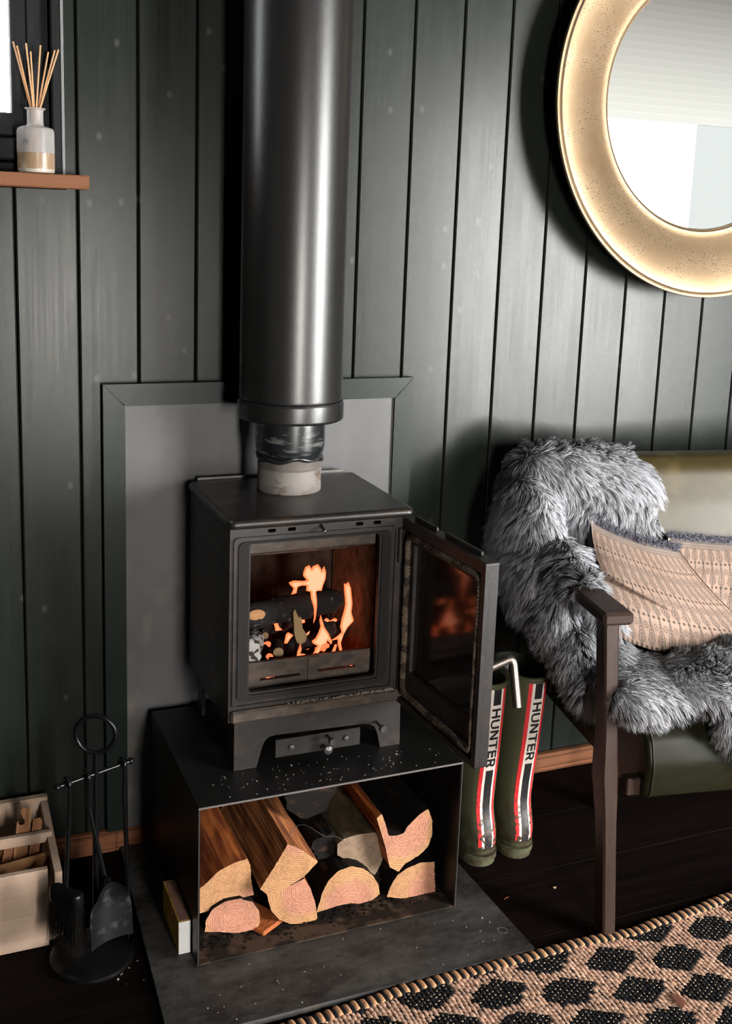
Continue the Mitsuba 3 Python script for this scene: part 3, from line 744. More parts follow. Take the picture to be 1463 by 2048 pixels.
# outlines measured on the place: (y, [[x, z], ...])
POLY = {
 'L1': (-0.4, [[0.2723,0.1267],[0.2891,0.1373],[0.3135,0.1585],[0.342,0.1688],[0.3708,0.173],[0.3769,0.1552],[0.3794,0.1236],[0.3848,0.0911],[0.3643,0.0905],[0.3334,0.0882],[0.2991,0.0774],[0.2726,0.0753]]),
 'L2': (-0.41, [[0.2838,0.0404],[0.2866,0.0657],[0.2993,0.0864],[0.324,0.0969],[0.3541,0.0965],[0.3796,0.0831],[0.3933,0.0602],[0.3958,0.0344],[0.3878,0.022],[0.3653,0.0219],[0.345,0.0235],[0.3298,0.0282],[0.3097,0.0342],[0.2947,0.0378]]),
 'L3': (-0.43, [[0.4426,0.2067],[0.4605,0.1969],[0.4828,0.1779],[0.5074,0.1561],[0.4761,0.1273],[0.4525,0.1179],[0.433,0.1077],[0.4076,0.1051],[0.3977,0.1114],[0.3879,0.1219],[0.4011,0.1416],[0.4143,0.1614],[0.4294,0.1849]]),
 'L4': (-0.415, [[0.444,0.102],[0.4837,0.1143],[0.4986,0.0878],[0.5097,0.0533],[0.5147,0.02],[0.5108,0.0145],[0.4884,0.0134],[0.4579,0.0196],[0.4335,0.0349],[0.4172,0.0577],[0.4098,0.0825],[0.4065,0.0999]]),
 'L5': (-0.41, [[0.5136,0.0286],[0.5214,0.0534],[0.5252,0.0703],[0.5373,0.0942],[0.5581,0.1118],[0.5859,0.1169],[0.6124,0.1068],[0.6352,0.0862],[0.6495,0.0605],[0.6526,0.0395],[0.6374,0.0293],[0.6088,0.0267],[0.5889,0.0324],[0.5607,0.0333],[0.5349,0.0303]]),
 'L6': (-0.38, [[0.5672,0.1518],[0.5789,0.1605],[0.6115,0.1651],[0.6538,0.1612],[0.6654,0.1499],[0.6712,0.1193],[0.675,0.1071],[0.6637,0.0821],[0.6532,0.0638],[0.6347,0.0792],[0.6028,0.1019],[0.567,0.1273]]),
 'L7': (-0.42, [[0.6344,0.2187],[0.645,0.2276],[0.6548,0.2015],[0.6626,0.1746],[0.6804,0.1717],[0.6959,0.1735],[0.7042,0.1874],[0.7301,0.2091],[0.7499,0.2187],[0.7605,0.1899],[0.7621,0.1581],[0.7543,0.1325],[0.7346,0.1162],[0.7014,0.1029],[0.6886,0.0876],[0.6678,0.1033],[0.6545,0.1574]]),
 'L8': (-0.41, [[0.6687,0.029],[0.6746,0.0482],[0.6914,0.074],[0.7135,0.0852],[0.7428,0.0915],[0.7753,0.0869],[0.778,0.0576],[0.7817,0.0081],[0.7776,-0.0014],[0.7446,0.0095],[0.6984,0.0188]]),
 'f1': (-0.3, [[0.4773,0.6936],[0.4872,0.6966],[0.5074,0.6936],[0.5154,0.6949],[0.5071,0.7046],[0.5069,0.7106],[0.5107,0.7222],[0.5187,0.7255],[0.5239,0.717],[0.5268,0.7227],[0.5369,0.7258],[0.5432,0.7172],[0.5455,0.711],[0.5503,0.7206],[0.5548,0.7081],[0.5542,0.6941],[0.5485,0.6786],[0.5467,0.6697],[0.5364,0.6707],[0.5345,0.6679],[0.537,0.6515],[0.5374,0.6353],[0.535,0.6112],[0.5283,0.5956],[0.5226,0.58],[0.5125,0.574],[0.5164,0.5827],[0.5264,0.5897],[0.5312,0.6014],[0.5327,0.6195],[0.5313,0.6359],[0.5246,0.6568],[0.5232,0.67],[0.514,0.673],[0.5147,0.6839],[0.5036,0.685],[0.4956,0.6828],[0.4929,0.6701],[0.4829,0.6681],[0.4876,0.6806],[0.4794,0.6894]]),
 'f2': (-0.26, [[0.611,0.6653],[0.6143,0.6629],[0.6205,0.6675],[0.6264,0.6534],[0.6308,0.6196],[0.6293,0.6008],[0.6354,0.5812],[0.6218,0.568],[0.6137,0.5542],[0.6079,0.5358],[0.6117,0.5163],[0.6064,0.5169],[0.6015,0.5345],[0.6012,0.5451],[0.5863,0.5437],[0.5988,0.5506],[0.6093,0.5589],[0.6056,0.572],[0.6083,0.5885],[0.6131,0.6047],[0.6157,0.6211],[0.6128,0.6444]]),
 'f3': (-0.285, [[0.5518,0.612],[0.5563,0.5992],[0.5609,0.5843],[0.5697,0.5708],[0.5787,0.5511],[0.5768,0.5461],[0.568,0.5565],[0.5662,0.5484],[0.5579,0.5474],[0.552,0.5336],[0.5481,0.5257],[0.5356,0.5263],[0.5415,0.5369],[0.5475,0.5466],[0.5369,0.553],[0.5347,0.5585],[0.5428,0.5637],[0.5487,0.5754],[0.5525,0.5873],[0.55,0.602]]),
 'f4': (-0.25, [[0.4603,0.5993],[0.4674,0.6006],[0.4746,0.5998],[0.4717,0.5898],[0.476,0.5811],[0.4823,0.5752],[0.4679,0.5748],[0.4657,0.5864]]),
 'f5': (-0.28, [[0.4805,0.5774],[0.4845,0.581],[0.4959,0.5735],[0.4889,0.5662],[0.483,0.5576],[0.4769,0.5584],[0.4787,0.5674]]),
 'f6': (-0.29, [[0.5082,0.5574],[0.5106,0.5427],[0.5067,0.5371],[0.5191,0.5334],[0.5172,0.5285],[0.5007,0.5306],[0.5025,0.5417]]),
 'f7': (-0.22, [[0.5274,0.5893],[0.5402,0.5858],[0.5416,0.573],[0.5342,0.5728]]),
 'f8': (-0.22, [[0.5832,0.5725],[0.5895,0.5782],[0.5983,0.5708],[0.6079,0.5757],[0.6139,0.5723],[0.6116,0.5629],[0.5963,0.5657],[0.5856,0.5659]]),
 'f9': (-0.28, [[0.5872,0.5429],[0.5915,0.5413],[0.5877,0.5261],[0.5803,0.526]]),
}
# ================================================================ THE LOGS IN THE BOX
def resample(poly, step, jitter, seed):
    p = np.asarray(poly, float)
    q = np.vstack([p, p[:1]])
    s = np.r_[0, np.cumsum(np.linalg.norm(np.diff(q, axis=0), axis=1))]
    n = max(12, int(s[-1] / step))
    t = np.arange(n) / n * s[-1]
    out = np.c_[np.interp(t, s, q[:, 0]), np.interp(t, s, q[:, 1])]
    r = np.random.default_rng(seed)
    c = out.mean(0)
    d = out - c
    d /= np.linalg.norm(d, axis=1, keepdims=True)
    return out + d * r.normal(0, jitter, (n, 1))


def log_sides(poly, y0, y1, drift=(0, 0), taper=1.0, seed=0, rough=0.0012, rows=9):
    """The side surface of a log whose section (x, z) stands at y0 and runs back to y1."""
    n = len(poly)
    c = poly.mean(0)
    per = np.r_[0, np.cumsum(np.linalg.norm(np.diff(np.vstack([poly, poly[:1]]), axis=0), axis=1))][:-1]
    V, UV = [], []
    for i in range(rows):
        u = i / (rows - 1)
        y = y0 + (y1 - y0) * u
        q = c + (poly - c) * (1 + (taper - 1) * u) + np.array(drift) * u
        nn = meshkit.noise(np.c_[q * 60, np.full(n, y * 18) + seed * 9.1]) - 0.5
        d = poly - c
        d /= np.linalg.norm(d, axis=1, keepdims=True)
        amp = rough * 4 * min(1, 6 * u)
        q = q + d * (nn * amp)[:, None]
        V.append(np.c_[q[:, 0], np.full(n, y), q[:, 1]])
        UV.append(np.c_[np.full(n, y), per])
    V, UV = np.vstack(V), np.vstack(UV)
    F = []
    for i in range(rows - 1):
        for j in range(n):
            j2 = (j + 1) % n
            a, b, cc, d = i * n + j, i * n + j2, (i + 1) * n + j2, (i + 1) * n + j
            F += [[a, b, cc], [a, cc, d]]
    m = trimesh.Trimesh(V, np.array(F), process=False)
    return m, UV


def cap(poly, y, pith, front=True):
    v, f = trimesh.creation.triangulate_polygon(Polygon(poly).buffer(0), engine='earcut')
    V = np.c_[v[:, 0], np.full(len(v), y), v[:, 1]]
    return trimesh.Trimesh(V, f if not front else f[:, ::-1], process=False), v - np.array(pith)


def sub_sides(m, uv, keep):
    """Part of the side surface: the faces whose column index passes keep."""
    return trimesh.Trimesh(m.vertices, m.faces[keep], process=False), uv


def log(label, code, length, pith, end_mat='mat_endgrain', side='mat_darkbark', split=None, split_mat='mat_split', drift=(0, 0), taper=0.97, seed=0, rough=0.0012):
    y0, pts = POLY[code]
    poly = resample(pts, 0.0042, 0.00035, seed)
    poly[:, 1] = np.maximum(poly[:, 1], BZ0 + 0.0034)
    k = thing('firewood_log', label, 'firewood', 'logs in the log box')
    m, uv = log_sides(poly, y0, y0 + length, drift, taper, seed, rough)
    n = len(poly)
    col = np.tile(np.repeat(np.arange(n), 2), 8)
    mask = np.zeros(n, bool)
    if split:                      # split faces: runs of the outline between two points
        for a, b in split:
            ia = np.argmin(np.linalg.norm(poly - np.array(a), axis=1))
            ib = np.argmin(np.linalg.norm(poly - np.array(b), axis=1))
            idx = np.arange(ia, ib) if ia <= ib else np.r_[np.arange(ia, n), np.arange(0, ib)]
            alt = np.setdiff1d(np.arange(n), idx)
            mask[idx if len(idx) <= len(alt) else alt] = True
    fm = mask[col]
    e, euv = cap(poly, y0, pith)
    obj('cut_end', e, end_mat, k, uv=euv)
    back, buv = cap((poly - poly.mean(0)) * taper + poly.mean(0) + np.array(drift), y0 + length, pith, front=False)
    obj('rear_end', back, end_mat, k, uv=buv)
    if (~fm).any():
        a, u = sub_sides(m, uv, ~fm)
        obj('bark', a, side, k, uv=u)
    if fm.any():
        a, u = sub_sides(m, uv, fm)
        obj('split_face', a, split_mat, k, uv=u)
    return k


log('large split log at the left with an orange-red bark top', 'L1', 0.31, (0.395, 0.060), side='mat_redsplit', split=[((0.3727, 0.174), (0.3848, 0.0911))], seed=1, taper=0.92, drift=(0.0, 0.0))
log('round log lying bottom left on the box base', 'L2', 0.30, (0.342, 0.060), seed=2)
log('split wedge with a striped brown face resting on the logs at left centre', 'L3', 0.30, (0.478, 0.235), split=[((0.4426, 0.2067), (0.3879, 0.1219)), ((0.4426, 0.2067), (0.5074, 0.1561))], seed=3, taper=1.0)
log('quarter log with a rounded underside below the striped wedge', 'L4', 0.30, (0.488, 0.092), split=[((0.4840, 0.1143), (0.5147, 0.0200))], split_mat='mat_redsplit', seed=4)
log('half-round pale log in the middle of the bottom row', 'L5', 0.30, (0.585, 0.030), seed=5)
log('grey-brown weathered log resting on the pale half-round one', 'L6', 0.29, (0.640, 0.230), end_mat='mat_endgrey', side='mat_greybark', seed=6, taper=0.95, rough=0.002)
log('reddish log with a dark hollow at the upper right', 'L7', 0.30, (0.700, 0.175), side='mat_redsplit', split=[((0.645, 0.2276), (0.7499, 0.2187))], split_mat='mat_darkbark', seed=7)
log('quarter log with a square corner at the bottom right', 'L8', 0.30, (0.772, 0.022), split=[((0.7753, 0.0869), (0.7817, 0.0081))], seed=8)


def blob_poly(cx, cz, rx, rz, n=18, seed=0):
    r = np.random.default_rng(seed)
    a = np.arange(n) / n * 2 * np.pi
    w = 1 + 0.10 * r.normal(size=n)
    return np.c_[cx + rx * w * np.cos(a), cz + rz * w * np.sin(a)]


def dark_log(label, cx, cz, rx, rz, y0, length, seed):
    poly = blob_poly(cx, cz, rx, rz, 22, seed)
    k = thing('firewood_log', label, 'firewood', 'logs in the log box')
    m, uv = log_sides(poly, y0, y0 + length, (0, 0), 0.95, seed, 0.002)
    e, euv = cap(poly, y0, (cx, cz))
    b, buv = cap((poly - poly.mean(0)) * 0.95 + poly.mean(0), y0 + length, (cx, cz), False)
    obj('cut_end', e, 'mat_darkbark', k)
    obj('rear_end', b, 'mat_darkbark', k)
    obj('bark', m, 'mat_darkbark', k, uv=uv)


dark_log('added dark log filling the black area deep in the box above the striped wedge', 0.525, 0.235, 0.052, 0.042, -0.33, 0.24, 11)  # made-up log, its dark colour stands for the black area
dark_log('dark log in the gap behind the pale half-round log', 0.548, 0.140, 0.030, 0.026, -0.36, 0.25, 12)
dark_log('dark log between the pale half-round log and the corner quarter', 0.655, 0.045, 0.016, 0.026, -0.37, 0.26, 13)
kb = move(box(-0.032, 0.032, -0.05, 0.05, 0, 0.010, 0.002), (0.398, -0.372, 0.0165), rz=0.55)
obj('kindling_stick', kb, 'mat_redsplit', label='thin splinter of wood on the box base between two logs', cat='kindling', uv=None)
outline_pts = []
for u in np.linspace(0, 1, 40):
    outline_pts.append((0.455 + 0.130 * u, -0.395 + 0.01 * math.sin(9 * u), 0.196 + 0.022 * math.sin(3.1 * u) + 0.008 * math.sin(8 * u) - 0.055 * u * u))
obj('outline_strand', tube(outline_pts, 0.0006, 5), 'mat_bolt', label='added thin strand tracing the outline of the black area over the logs', cat='outline_strand', smooth=True)  # added strand drawing the grey outline round the black area

# bark crumbs on the box base, in front of the logs
crumbs = []
for i in range(260):
    x, y = rng.uniform(BX0 + 0.012, BX1 - 0.012), -0.395 - abs(rng.normal(0, 0.022))
    if y < -0.462:
        continue
    s = rng.uniform(0.0008, 0.0030)
    b_ = box(-s, s, -s * 0.7, s * 0.7, 0, s * 0.8)
    crumbs.append(move(b_, (x, y, BZ0 + 0.0031), rz=rng.uniform(0, 3)))
obj('bark_crumbs', cat(*crumbs), 'mat_darkbark', label='dark bark crumbs strewn along the base of the log box', cat='crumbs', kind='stuff')

# ================================================================ THE FIRE
def chunk(name, label, c, ra, rb, length, rz, ry, mat, seed, catname='firewood', rough=0.006, group='logs burning in the stove'):
    n, rows = 16, 12
    a = np.arange(n) / n * 2 * np.pi
    V = []
    for i in range(rows):
        u = i / (rows - 1) - 0.5
        e = 1.0 if 0 < i < rows - 1 else 0.72
        V.append(np.c_[np.full(n, u * length), ra * e * np.cos(a), rb * e * np.sin(a)])
    V = np.vstack(V + [np.array([[-length / 2, 0, 0], [length / 2, 0, 0]])])
    F = []
    for i in range(rows - 1):
        for j in range(n):
            j2 = (j + 1) % n
            q = [i * n + j, (i + 1) * n + j, (i + 1) * n + j2, i * n + j2]
            F += [[q[0], q[1], q[2]], [q[0], q[2], q[3]]]
    for j in range(n):
        F += [[rows * n, j, (j + 1) % n], [rows * n + 1, (rows - 1) * n + (j + 1) % n, (rows - 1) * n + j]]
    m = trimesh.Trimesh(V, np.array(F)[:, ::-1], process=False)
    m.vertices = m.vertices + (meshkit.fbm(m.vertices * 45 + seed * 5.3, 3)[:, None] - 0.5) * rough * 2 * np.sign(m.vertices) * np.array([0.4, 1, 1])
    m.fix_normals()
    return obj(name, move(m, c, rz=rz, ry=ry), mat, label=label, cat=catname, group=group, smooth=50)


cl = chunk('burning_log', 'charred black log lying across the fire, its left end poking out', (0.490, -0.285, 0.634), 0.0255, 0.0260, 0.235, 0.30, 0.035, 'mat_char', 1)
patch = sphere((0.4000, -0.3360, 0.6470), 0.0155, 3, (1.15, 0.30, 0.75))
obj('bare_patch', move(patch, (0, 0, 0)), 'mat_kindling', cl, label='unburnt brown patch', smooth=True)
chunk('ash_log', 'grey ash-covered log end at the left of the fire', (0.4060, -0.2850, 0.5620), 0.024, 0.027, 0.062, 1.2, 0.0, 'mat_ash', 2)
st1 = chunk('burning_stick', 'small pale-ended stick in front of the ashy log', (0.4660, -0.2700, 0.5470), 0.0125, 0.0125, 0.050, 1.25, 0.0, 'mat_char', 3, rough=0.003)
obj('cut_end', move(lathe([(0.0001, 0), (0.0105, 0), (0.0105, 0.0015), (0.0001, 0.0016)], (0, 0, 0), 16, 'y'), (0.4600, -0.2950, 0.5470), rz=-0.30), 'mat_palewood', st1)
st2 = chunk('burning_stick', 'short upright stick end behind the pale-ended one', (0.4500, -0.2300, 0.5700), 0.008, 0.014, 0.05, 1.35, 0.0, 'mat_char', 4, rough=0.003)
obj('cut_end', move(lathe([(0.0001, 0), (0.0068, 0), (0.0068, 0.0015), (0.0001, 0.0016)], (0, 0, 0), 16, 'y'), (0.4445, -0.2555, 0.5700), rz=-0.2), 'mat_palewood', st2)
spl = prism([(0.4780, 0.640), (0.4815, 0.647), (0.4900, 0.628), (0.4950, 0.629), (0.4985, 0.606), (0.5080, 0.590), (0.5060, 0.578), (0.4950, 0.572), (0.4870, 0.578), (0.4815, 0.596)], -0.3280, -0.3180)
obj('wood_splinter', spl, 'mat_palewood', label='pale upright splinter in front of the charred log', cat='splinter')
chunk('burning_log', 'dark lump of burning wood behind the small sticks', (0.492, -0.205, 0.580), 0.022, 0.026, 0.07, 0.8, 0.2, 'mat_char', 5)
chunk('burning_log', 'dark glowing log low at the right of the fire', (0.598, -0.225, 0.549), 0.021, 0.024, 0.075, 0.4, 0.25, 'mat_char', 6)
chunk('burning_log', 'dark glowing log low in the middle of the fire', (0.528, -0.245, 0.540), 0.018, 0.016, 0.070, 0.2, -0.15, 'mat_char', 7)

scene['mat_flame'] = {'type': 'diffuse', 'reflectance': rgb(0.02, 0.02, 0.02)}


def flame_mesh(poly, y, thick, step=0.0018):
    """A lens-shaped tongue of flame: closed, thickest along its middle."""
    g = Polygon(poly).buffer(0).buffer(0.0006).simplify(0.0003)
    if hasattr(g, 'geoms'):
        g = max(g.geoms, key=lambda q: q.area)
    if g.is_empty or g.area < 4e-6:
        return None
    L = g.exterior.length
    bd = np.array([g.exterior.interpolate(t).coords[0] for t in np.arange(0, L, step)])
    x0, z0, x1, z1 = g.bounds
    gx, gz = np.meshgrid(np.arange(x0, x1, step), np.arange(z0, z1, step))
    pts = np.c_[gx.ravel(), gz.ravel()]
    inner = g.buffer(-step * 0.7)
    keep = shapely.contains_xy(inner, pts[:, 0], pts[:, 1])
    P = np.vstack([bd, pts[keep]])
    from scipy.spatial import Delaunay
    tri = Delaunay(P).simplices
    c = P[tri].mean(1)
    tri = tri[shapely.contains_xy(g, c[:, 0], c[:, 1])]
    a = P[tri]
    area = np.cross(a[:, 1] - a[:, 0], a[:, 2] - a[:, 0])
    tri = np.where((area < 0)[:, None], tri[:, ::-1], tri)
    d = shapely.distance(g.exterior, shapely.points(P))
    d[:len(bd)] = 0
    h = thick * np.sqrt(np.clip(d / 0.012, 0, 1))
    n = len(P)
    front = np.c_[P[:, 0], y - h, P[:, 1]]
    back = np.c_[P[:, 0], y + h + 1e-5, P[:, 1]]
    V = np.vstack([front, back])
    Fa = np.vstack([tri, tri[:, ::-1] + n])
    m = trimesh.Trimesh(V, Fa, process=False)
    return m


def shrink(poly, d):
    g = Polygon(poly).buffer(0).buffer(-d)
    gs = list(g.geoms) if hasattr(g, 'geoms') else [g]
    return [np.array(q.buffer(d * 0.25).exterior.coords) for q in gs if not q.is_empty and q.area > 5e-6]


FL_OUT, FL_MID, FL_CORE = (1.7, 0.27, 0.080), (2.0, 0.42, 0.17), (2.1, 0.62, 0.34)
names = {'f1': 'tall forked flame rising before the charred log', 'f2': 'tall curling flame at the right of the fire', 'f3': 'broad flame rising from the middle of the embers',
         'f4': 'small flame under the left part of the charred log', 'f5': 'small slanting flame above the pale-ended stick', 'f6': 'short flame at the front left of the embers',
         'f7': 'small bright flame behind the splinter', 'f8': 'low bright flames under the right end of the charred log', 'f9': 'thin flame at the foot of the right-hand one'}
for c, lab in names.items():
    y, pts = POLY[c]
    k = thing('flame', lab, 'flame', 'flames in the stove')
    obj('outer', flame_mesh(pts, y, 0.0035), 'mat_flame', k, emitter=emitter(FL_OUT, 0.4))
    for q in shrink(pts, 0.0014):
        mm = flame_mesh(q, y, 0.0060)
        if mm is not None:
            obj('middle', mm, 'mat_flame', k, emitter=emitter(FL_MID, 0.3))
    for q in shrink(pts, 0.0034):
        mm = flame_mesh(q, y, 0.0085)
        if mm is not None:
            obj('core', mm, 'mat_flame', k, emitter=emitter(FL_CORE, 0.3))
# embers
em = []
for i in range(60):
    x, y = rng.uniform(0.43, 0.630), rng.uniform(-0.305, -0.12)
    s = rng.uniform(0.006, 0.014)
    q = sphere((0, 0, 0), s, 1, (1, 1, 0.7))
    q.vertices += rng.normal(0, s * 0.12, q.vertices.shape)
    if x > 0.585 and y < -0.18:
        s *= 1.1
    em.append((move(q, (x, y, 0.474 + s * 0.5 + (0.034 + 0.012 * rng.random()) * math.exp(-((x - 0.55) / 0.06) ** 2)), rz=rng.uniform(0, 3)), i % 3))
obj('ember_bed', cat(*[m for m, t in em if t]), 'mat_char', label='dark glowing coals heaped on the grate', cat='embers', kind='stuff')
scene['mat_emberglow'] = {'type': 'diffuse', 'reflectance': rgb(0.05, 0.03, 0.03)}
obj('glowing_embers', cat(*[m for m, t in em if not t]), 'mat_emberglow', label='red-hot embers among the coals', cat='embers', kind='stuff', emitter=emitter((2.2, 0.27, 0.10), 0.8))
# ================================================================ MIRROR AND SILL
MX, MZ, MO, MI_ = 1.6120, 1.7080, 0.4608, 0.2990
MR = thing('round_mirror', 'large round mirror in a wide hammered brass dish frame on the boards', 'mirror')
fr = [(MI_ - 0.004, 0.0425), (MI_, 0.0440), (MI_ + 0.003, 0.0470), (MI_ + 0.007, 0.0460), (MI_ + 0.020, 0.0485), (MI_ + 0.045, 0.0600), (MI_ + 0.075, 0.0735), (MI_ + 0.105, 0.0840), (MI_ + 0.125, 0.0890),
      (MO - 0.022, 0.0915), (MO - 0.013, 0.0910), (MO - 0.009, 0.0885), (MO - 0.006, 0.0900), (MO - 0.0015, 0.0900), (MO, 0.0880), (MO, 0.0830), (MO - 0.004, 0.0770), (MO - 0.060, 0.0450), (MI_ - 0.004, 0.0020), (MI_ - 0.004, 0.0425)]
obj('frame', lathe(fr, (MX, 0, MZ), 160, 'y'), 'mat_brass', MR, smooth=28)
obj('glass', lathe([(0.00001, 0.0400), (MI_ - 0.0045, 0.0400), (MI_ - 0.0045, 0.0360), (0.00001, 0.0360)], (MX, 0, MZ), 96, 'y'), 'mat_mirror', MR)

BT = thing('diffuser_bottle', 'frosted glass reed diffuser bottle on the window sill', 'bottle')
bx_, by_, bz_ = 0.0405, -0.020, SILL_Z + 0.0003
R = 0.0348
prof = [(R, 0.0380), (R, 0.078), (R - 0.002, 0.0835), (R - 0.008, 0.0865), (0.0170, 0.0885), (0.0155, 0.0910), (0.0150, 0.0960), (0.0150, 0.1160), (0.0165, 0.1185), (0.0195, 0.1195), (0.0195, 0.1212), (0.0150, 0.1220), (0.0125, 0.1205)]
obj('body', lathe(prof, (bx_, by_, bz_), 56), 'mat_frost', BT, smooth=35)
obj('base', lathe([(0.0001, 0.0), (R - 0.005, 0.0), (R - 0.0015, 0.0015), (R - 0.0002, 0.0055), (R - 0.0002, 0.0085), (0.0001, 0.0085)], (bx_, by_, bz_), 56), 'mat_frostbase', BT, smooth=35)
pbr('mat_frostbase', (0.38, 0.34, 0.28), rough=0.3, spec=0.5)
pbr('mat_liquid', proc(lambda p, n, uv: mix((0.245, 0.165, 0.100), (0.36, 0.28, 0.195), smoothstep(0.55, 0.75, noise(p.x * 230, 1.0, p.z * 16 + p.x * 40)))), rough=0.3, spec=0.4)
obj('liquid', lathe([(0.0001, 0.0087), (R, 0.0087), (R, 0.0378), (0.0001, 0.0378)], (bx_, by_, bz_), 48), 'mat_liquid', BT, smooth=35)
ringl = []
az = math.radians(-128)
for i in range(40):
    t = i / 40 * 2 * np.pi
    aa = az + 0.0056 / R * math.cos(t)
    ringl.append((bx_ + (R + 0.0002) * math.cos(aa), by_ + (R + 0.0002) * math.sin(aa), bz_ + 0.0580 + 0.0065 * math.sin(t)))
obj('round_logo', tube(ringl, 0.00022, 5, True), 'mat_bolt', BT)
lm = meshkit.text_mesh('VR', 0.0042, 0.0002)
lm.vertices[:, 0] -= lm.vertices[:, 0].mean()
lm = move(lm, rx=math.pi / 2)
lm = move(lm, (0, 0, bz_ + 0.0560), rz=az + math.pi / 2)
lm.vertices += np.array([bx_ + (R + 0.0004) * math.cos(az), by_ + (R + 0.0004) * math.sin(az), 0])
obj('logo_letters', lm, 'mat_bolt', BT)
reeds = [(-0.036, 0.012, 0.196, 'reed leaning furthest to the left in the diffuser bottle'), (-0.0285, 0.018, 0.190, 'orange-tinted reed second from the left in the diffuser bottle'),
         (-0.0150, -0.012, 0.192, 'third reed from the left in the diffuser bottle'), (-0.0035, 0.022, 0.182, 'thin greyish fourth reed from the left in the diffuser bottle'),
         (0.0105, -0.018, 0.190, 'nearly upright thicker reed right of centre in the diffuser bottle'), (0.0290, 0.022, 0.184, 'shaded third reed from the right in the diffuser bottle'),
         (0.0390, 0.004, 0.186, 'second reed from the right in the diffuser bottle'), (0.0440, -0.012, 0.186, 'reed leaning furthest to the right in the diffuser bottle')]
for i, (dx, dy, h, lab) in enumerate(reeds):
    a0 = np.array([bx_ - dx * 0.30, by_ - dy * 0.4, bz_ + 0.040])
    neck = np.array([bx_ + np.clip(dx * 0.18, -0.009, 0.009), by_ + dy * 0.20, bz_ + 0.118])
    tip = np.array([bx_ + dx, by_ + dy, bz_ + h + 0.045])
    tip = neck + (tip - neck)
    obj('diffuser_reed', tube([a0, neck, (neck + tip) / 2, tip], 0.0016, 8), 'mat_reed', label=lab, cat='reed', group='reeds in the diffuser bottle', smooth=40)

# ================================================================ MATCHBOX
MB = thing('matchbox', 'long matchbox standing on edge beside the log box, white end forward', 'matchbox')
mx0, mx1, my0, my1, mz0, mz1 = 0.2300, 0.2540, -0.4220, -0.2820, 0.0123, 0.0815
obj('sleeve', box(mx0, mx1, my0 + 0.0012, my1, mz0, mz1, 0.0010), 'mat_yellow', MB)
obj('striker', box(mx0 + 0.0035, mx1 - 0.0030, my0 + 0.004, my1 - 0.006, mz1 - 0.0004, mz1 + 0.0006), 'mat_striker', MB)
obj('tray_end', box(mx0 + 0.0004, mx1 - 0.0004, my0, my0 + 0.0011, mz0 + 0.0004, mz1 - 0.0008, 0.0004), 'mat_card', MB)

# ================================================================ FIRE TOOLS
TX, TY = 0.0860, -0.3560
STD = thing('fire_tool_stand', 'black iron fire tool stand with a ring handle on a round base', 'fire tool stand')
obj('base', lathe([(0.0001, 0.0004), (0.0780, 0.0004), (0.0800, 0.004), (0.0785, 0.010), (0.066, 0.0160), (0.030, 0.0225), (0.010, 0.0270), (0.0001, 0.0280)], (TX - 0.008, TY + 0.000, 0), 64), 'mat_iron', STD, smooth=35)
obj('pole', tube([(TX, TY, 0.024), (TX + 0.001, TY, 0.2), (TX + 0.003, TY, 0.4215)], 0.0058, 12), 'mat_iron', STD, smooth=40)
rc = np.array([TX + 0.0035, TY, 0.4575])
rdir = np.array([0.93, -0.36, 0.0])
obj('ring', tube([rc + 0.0365 * (math.cos(a) * rdir + math.sin(a) * np.array([0, 0, 1.0])) for a in np.linspace(0, 2 * np.pi, 49)[:-1]], 0.0048, 10, True), 'mat_iron', STD, smooth=True)
bdir = np.array([0.930, 0.368, 0.0])
bc = np.array([TX + 0.0015, TY, 0.3790])
obj('crossbar', tube([bc - bdir * 0.074, bc + bdir * 0.074], 0.0046, 12), 'mat_iron', STD, smooth=40)
for s in (-0.0765, 0.0765):
    obj('finial', sphere(bc + bdir * s, 0.0068, 2), 'mat_iron', STD, smooth=True)


def hook(at, side=-0.012):
    """Centre line of an eye hooked over the crossbar, continuing down to `at`."""


HK = [bc - bdir * 0.057, bc - bdir * 0.018, bc + bdir * 0.058]
fwd = np.array([0.32, -0.93, 0])      # across the crossbar, towards the room


def hanger(c, bottom, drop=0.055, r=0.0044):
    eye = [c + 0.0102 * (math.cos(a) * fwd + math.sin(a) * np.array([0, 0, 1.0])) for a in np.linspace(math.radians(200), math.radians(-20), 12)]
    p = list(eye) + [c + fwd * 0.0095 + np.array([0, 0, -0.022])]
    p += [c + fwd * 0.006 + np.array([0, 0, -drop]), np.array(bottom)]
    return tube(bend(p, 0.012, 4), r, 10)


SH = thing('fire_shovel', 'black iron ash shovel hanging in the middle of the fire tool stand', 'shovel')
sbot = np.array([0.1040, -0.3850, 0.1800])
obj('handle', hanger(HK[1], sbot + np.array([0, 0.004, -0.020])), 'mat_iron', SH, smooth=40)
nu, nv = 17, 15
S = np.zeros((nv, nu, 3))
for i in range(nv):
    for j in range(nu):
        u, v = j / (nu - 1) - 0.5, i / (nv - 1)
        w = 0.056 + 0.030 * min(1, v * 2.2)
        x = u * w
        curl = 0.012 * (2 * u) ** 2 + 0.020 * max(0, 0.35 - v) ** 1.2 * 2
        S[i, j] = (x, -curl, 0.055 - 0.118 * v - 0.018 * (2 * u) ** 2 * max(0, 0.3 - v) * 3)
ms, uvs = grid_mesh(S)
ms2 = ms.copy(); ms2.vertices[:, 1] += 0.0018
bld = cat(ms, trimesh.Trimesh(ms2.vertices, ms2.faces[:, ::-1], process=False))
obj('blade', move(bld, (0.1015, -0.3990, 0.1265), rz=0.34, rx=-0.10), 'mat_shovel', SH, smooth=True)
obj('socket', tube([sbot + np.array([0.000, -0.004, -0.030]), sbot + np.array([-0.001, -0.008, 0.006])], [0.0085, 0.0052], 12), 'mat_iron', SH, smooth=40)

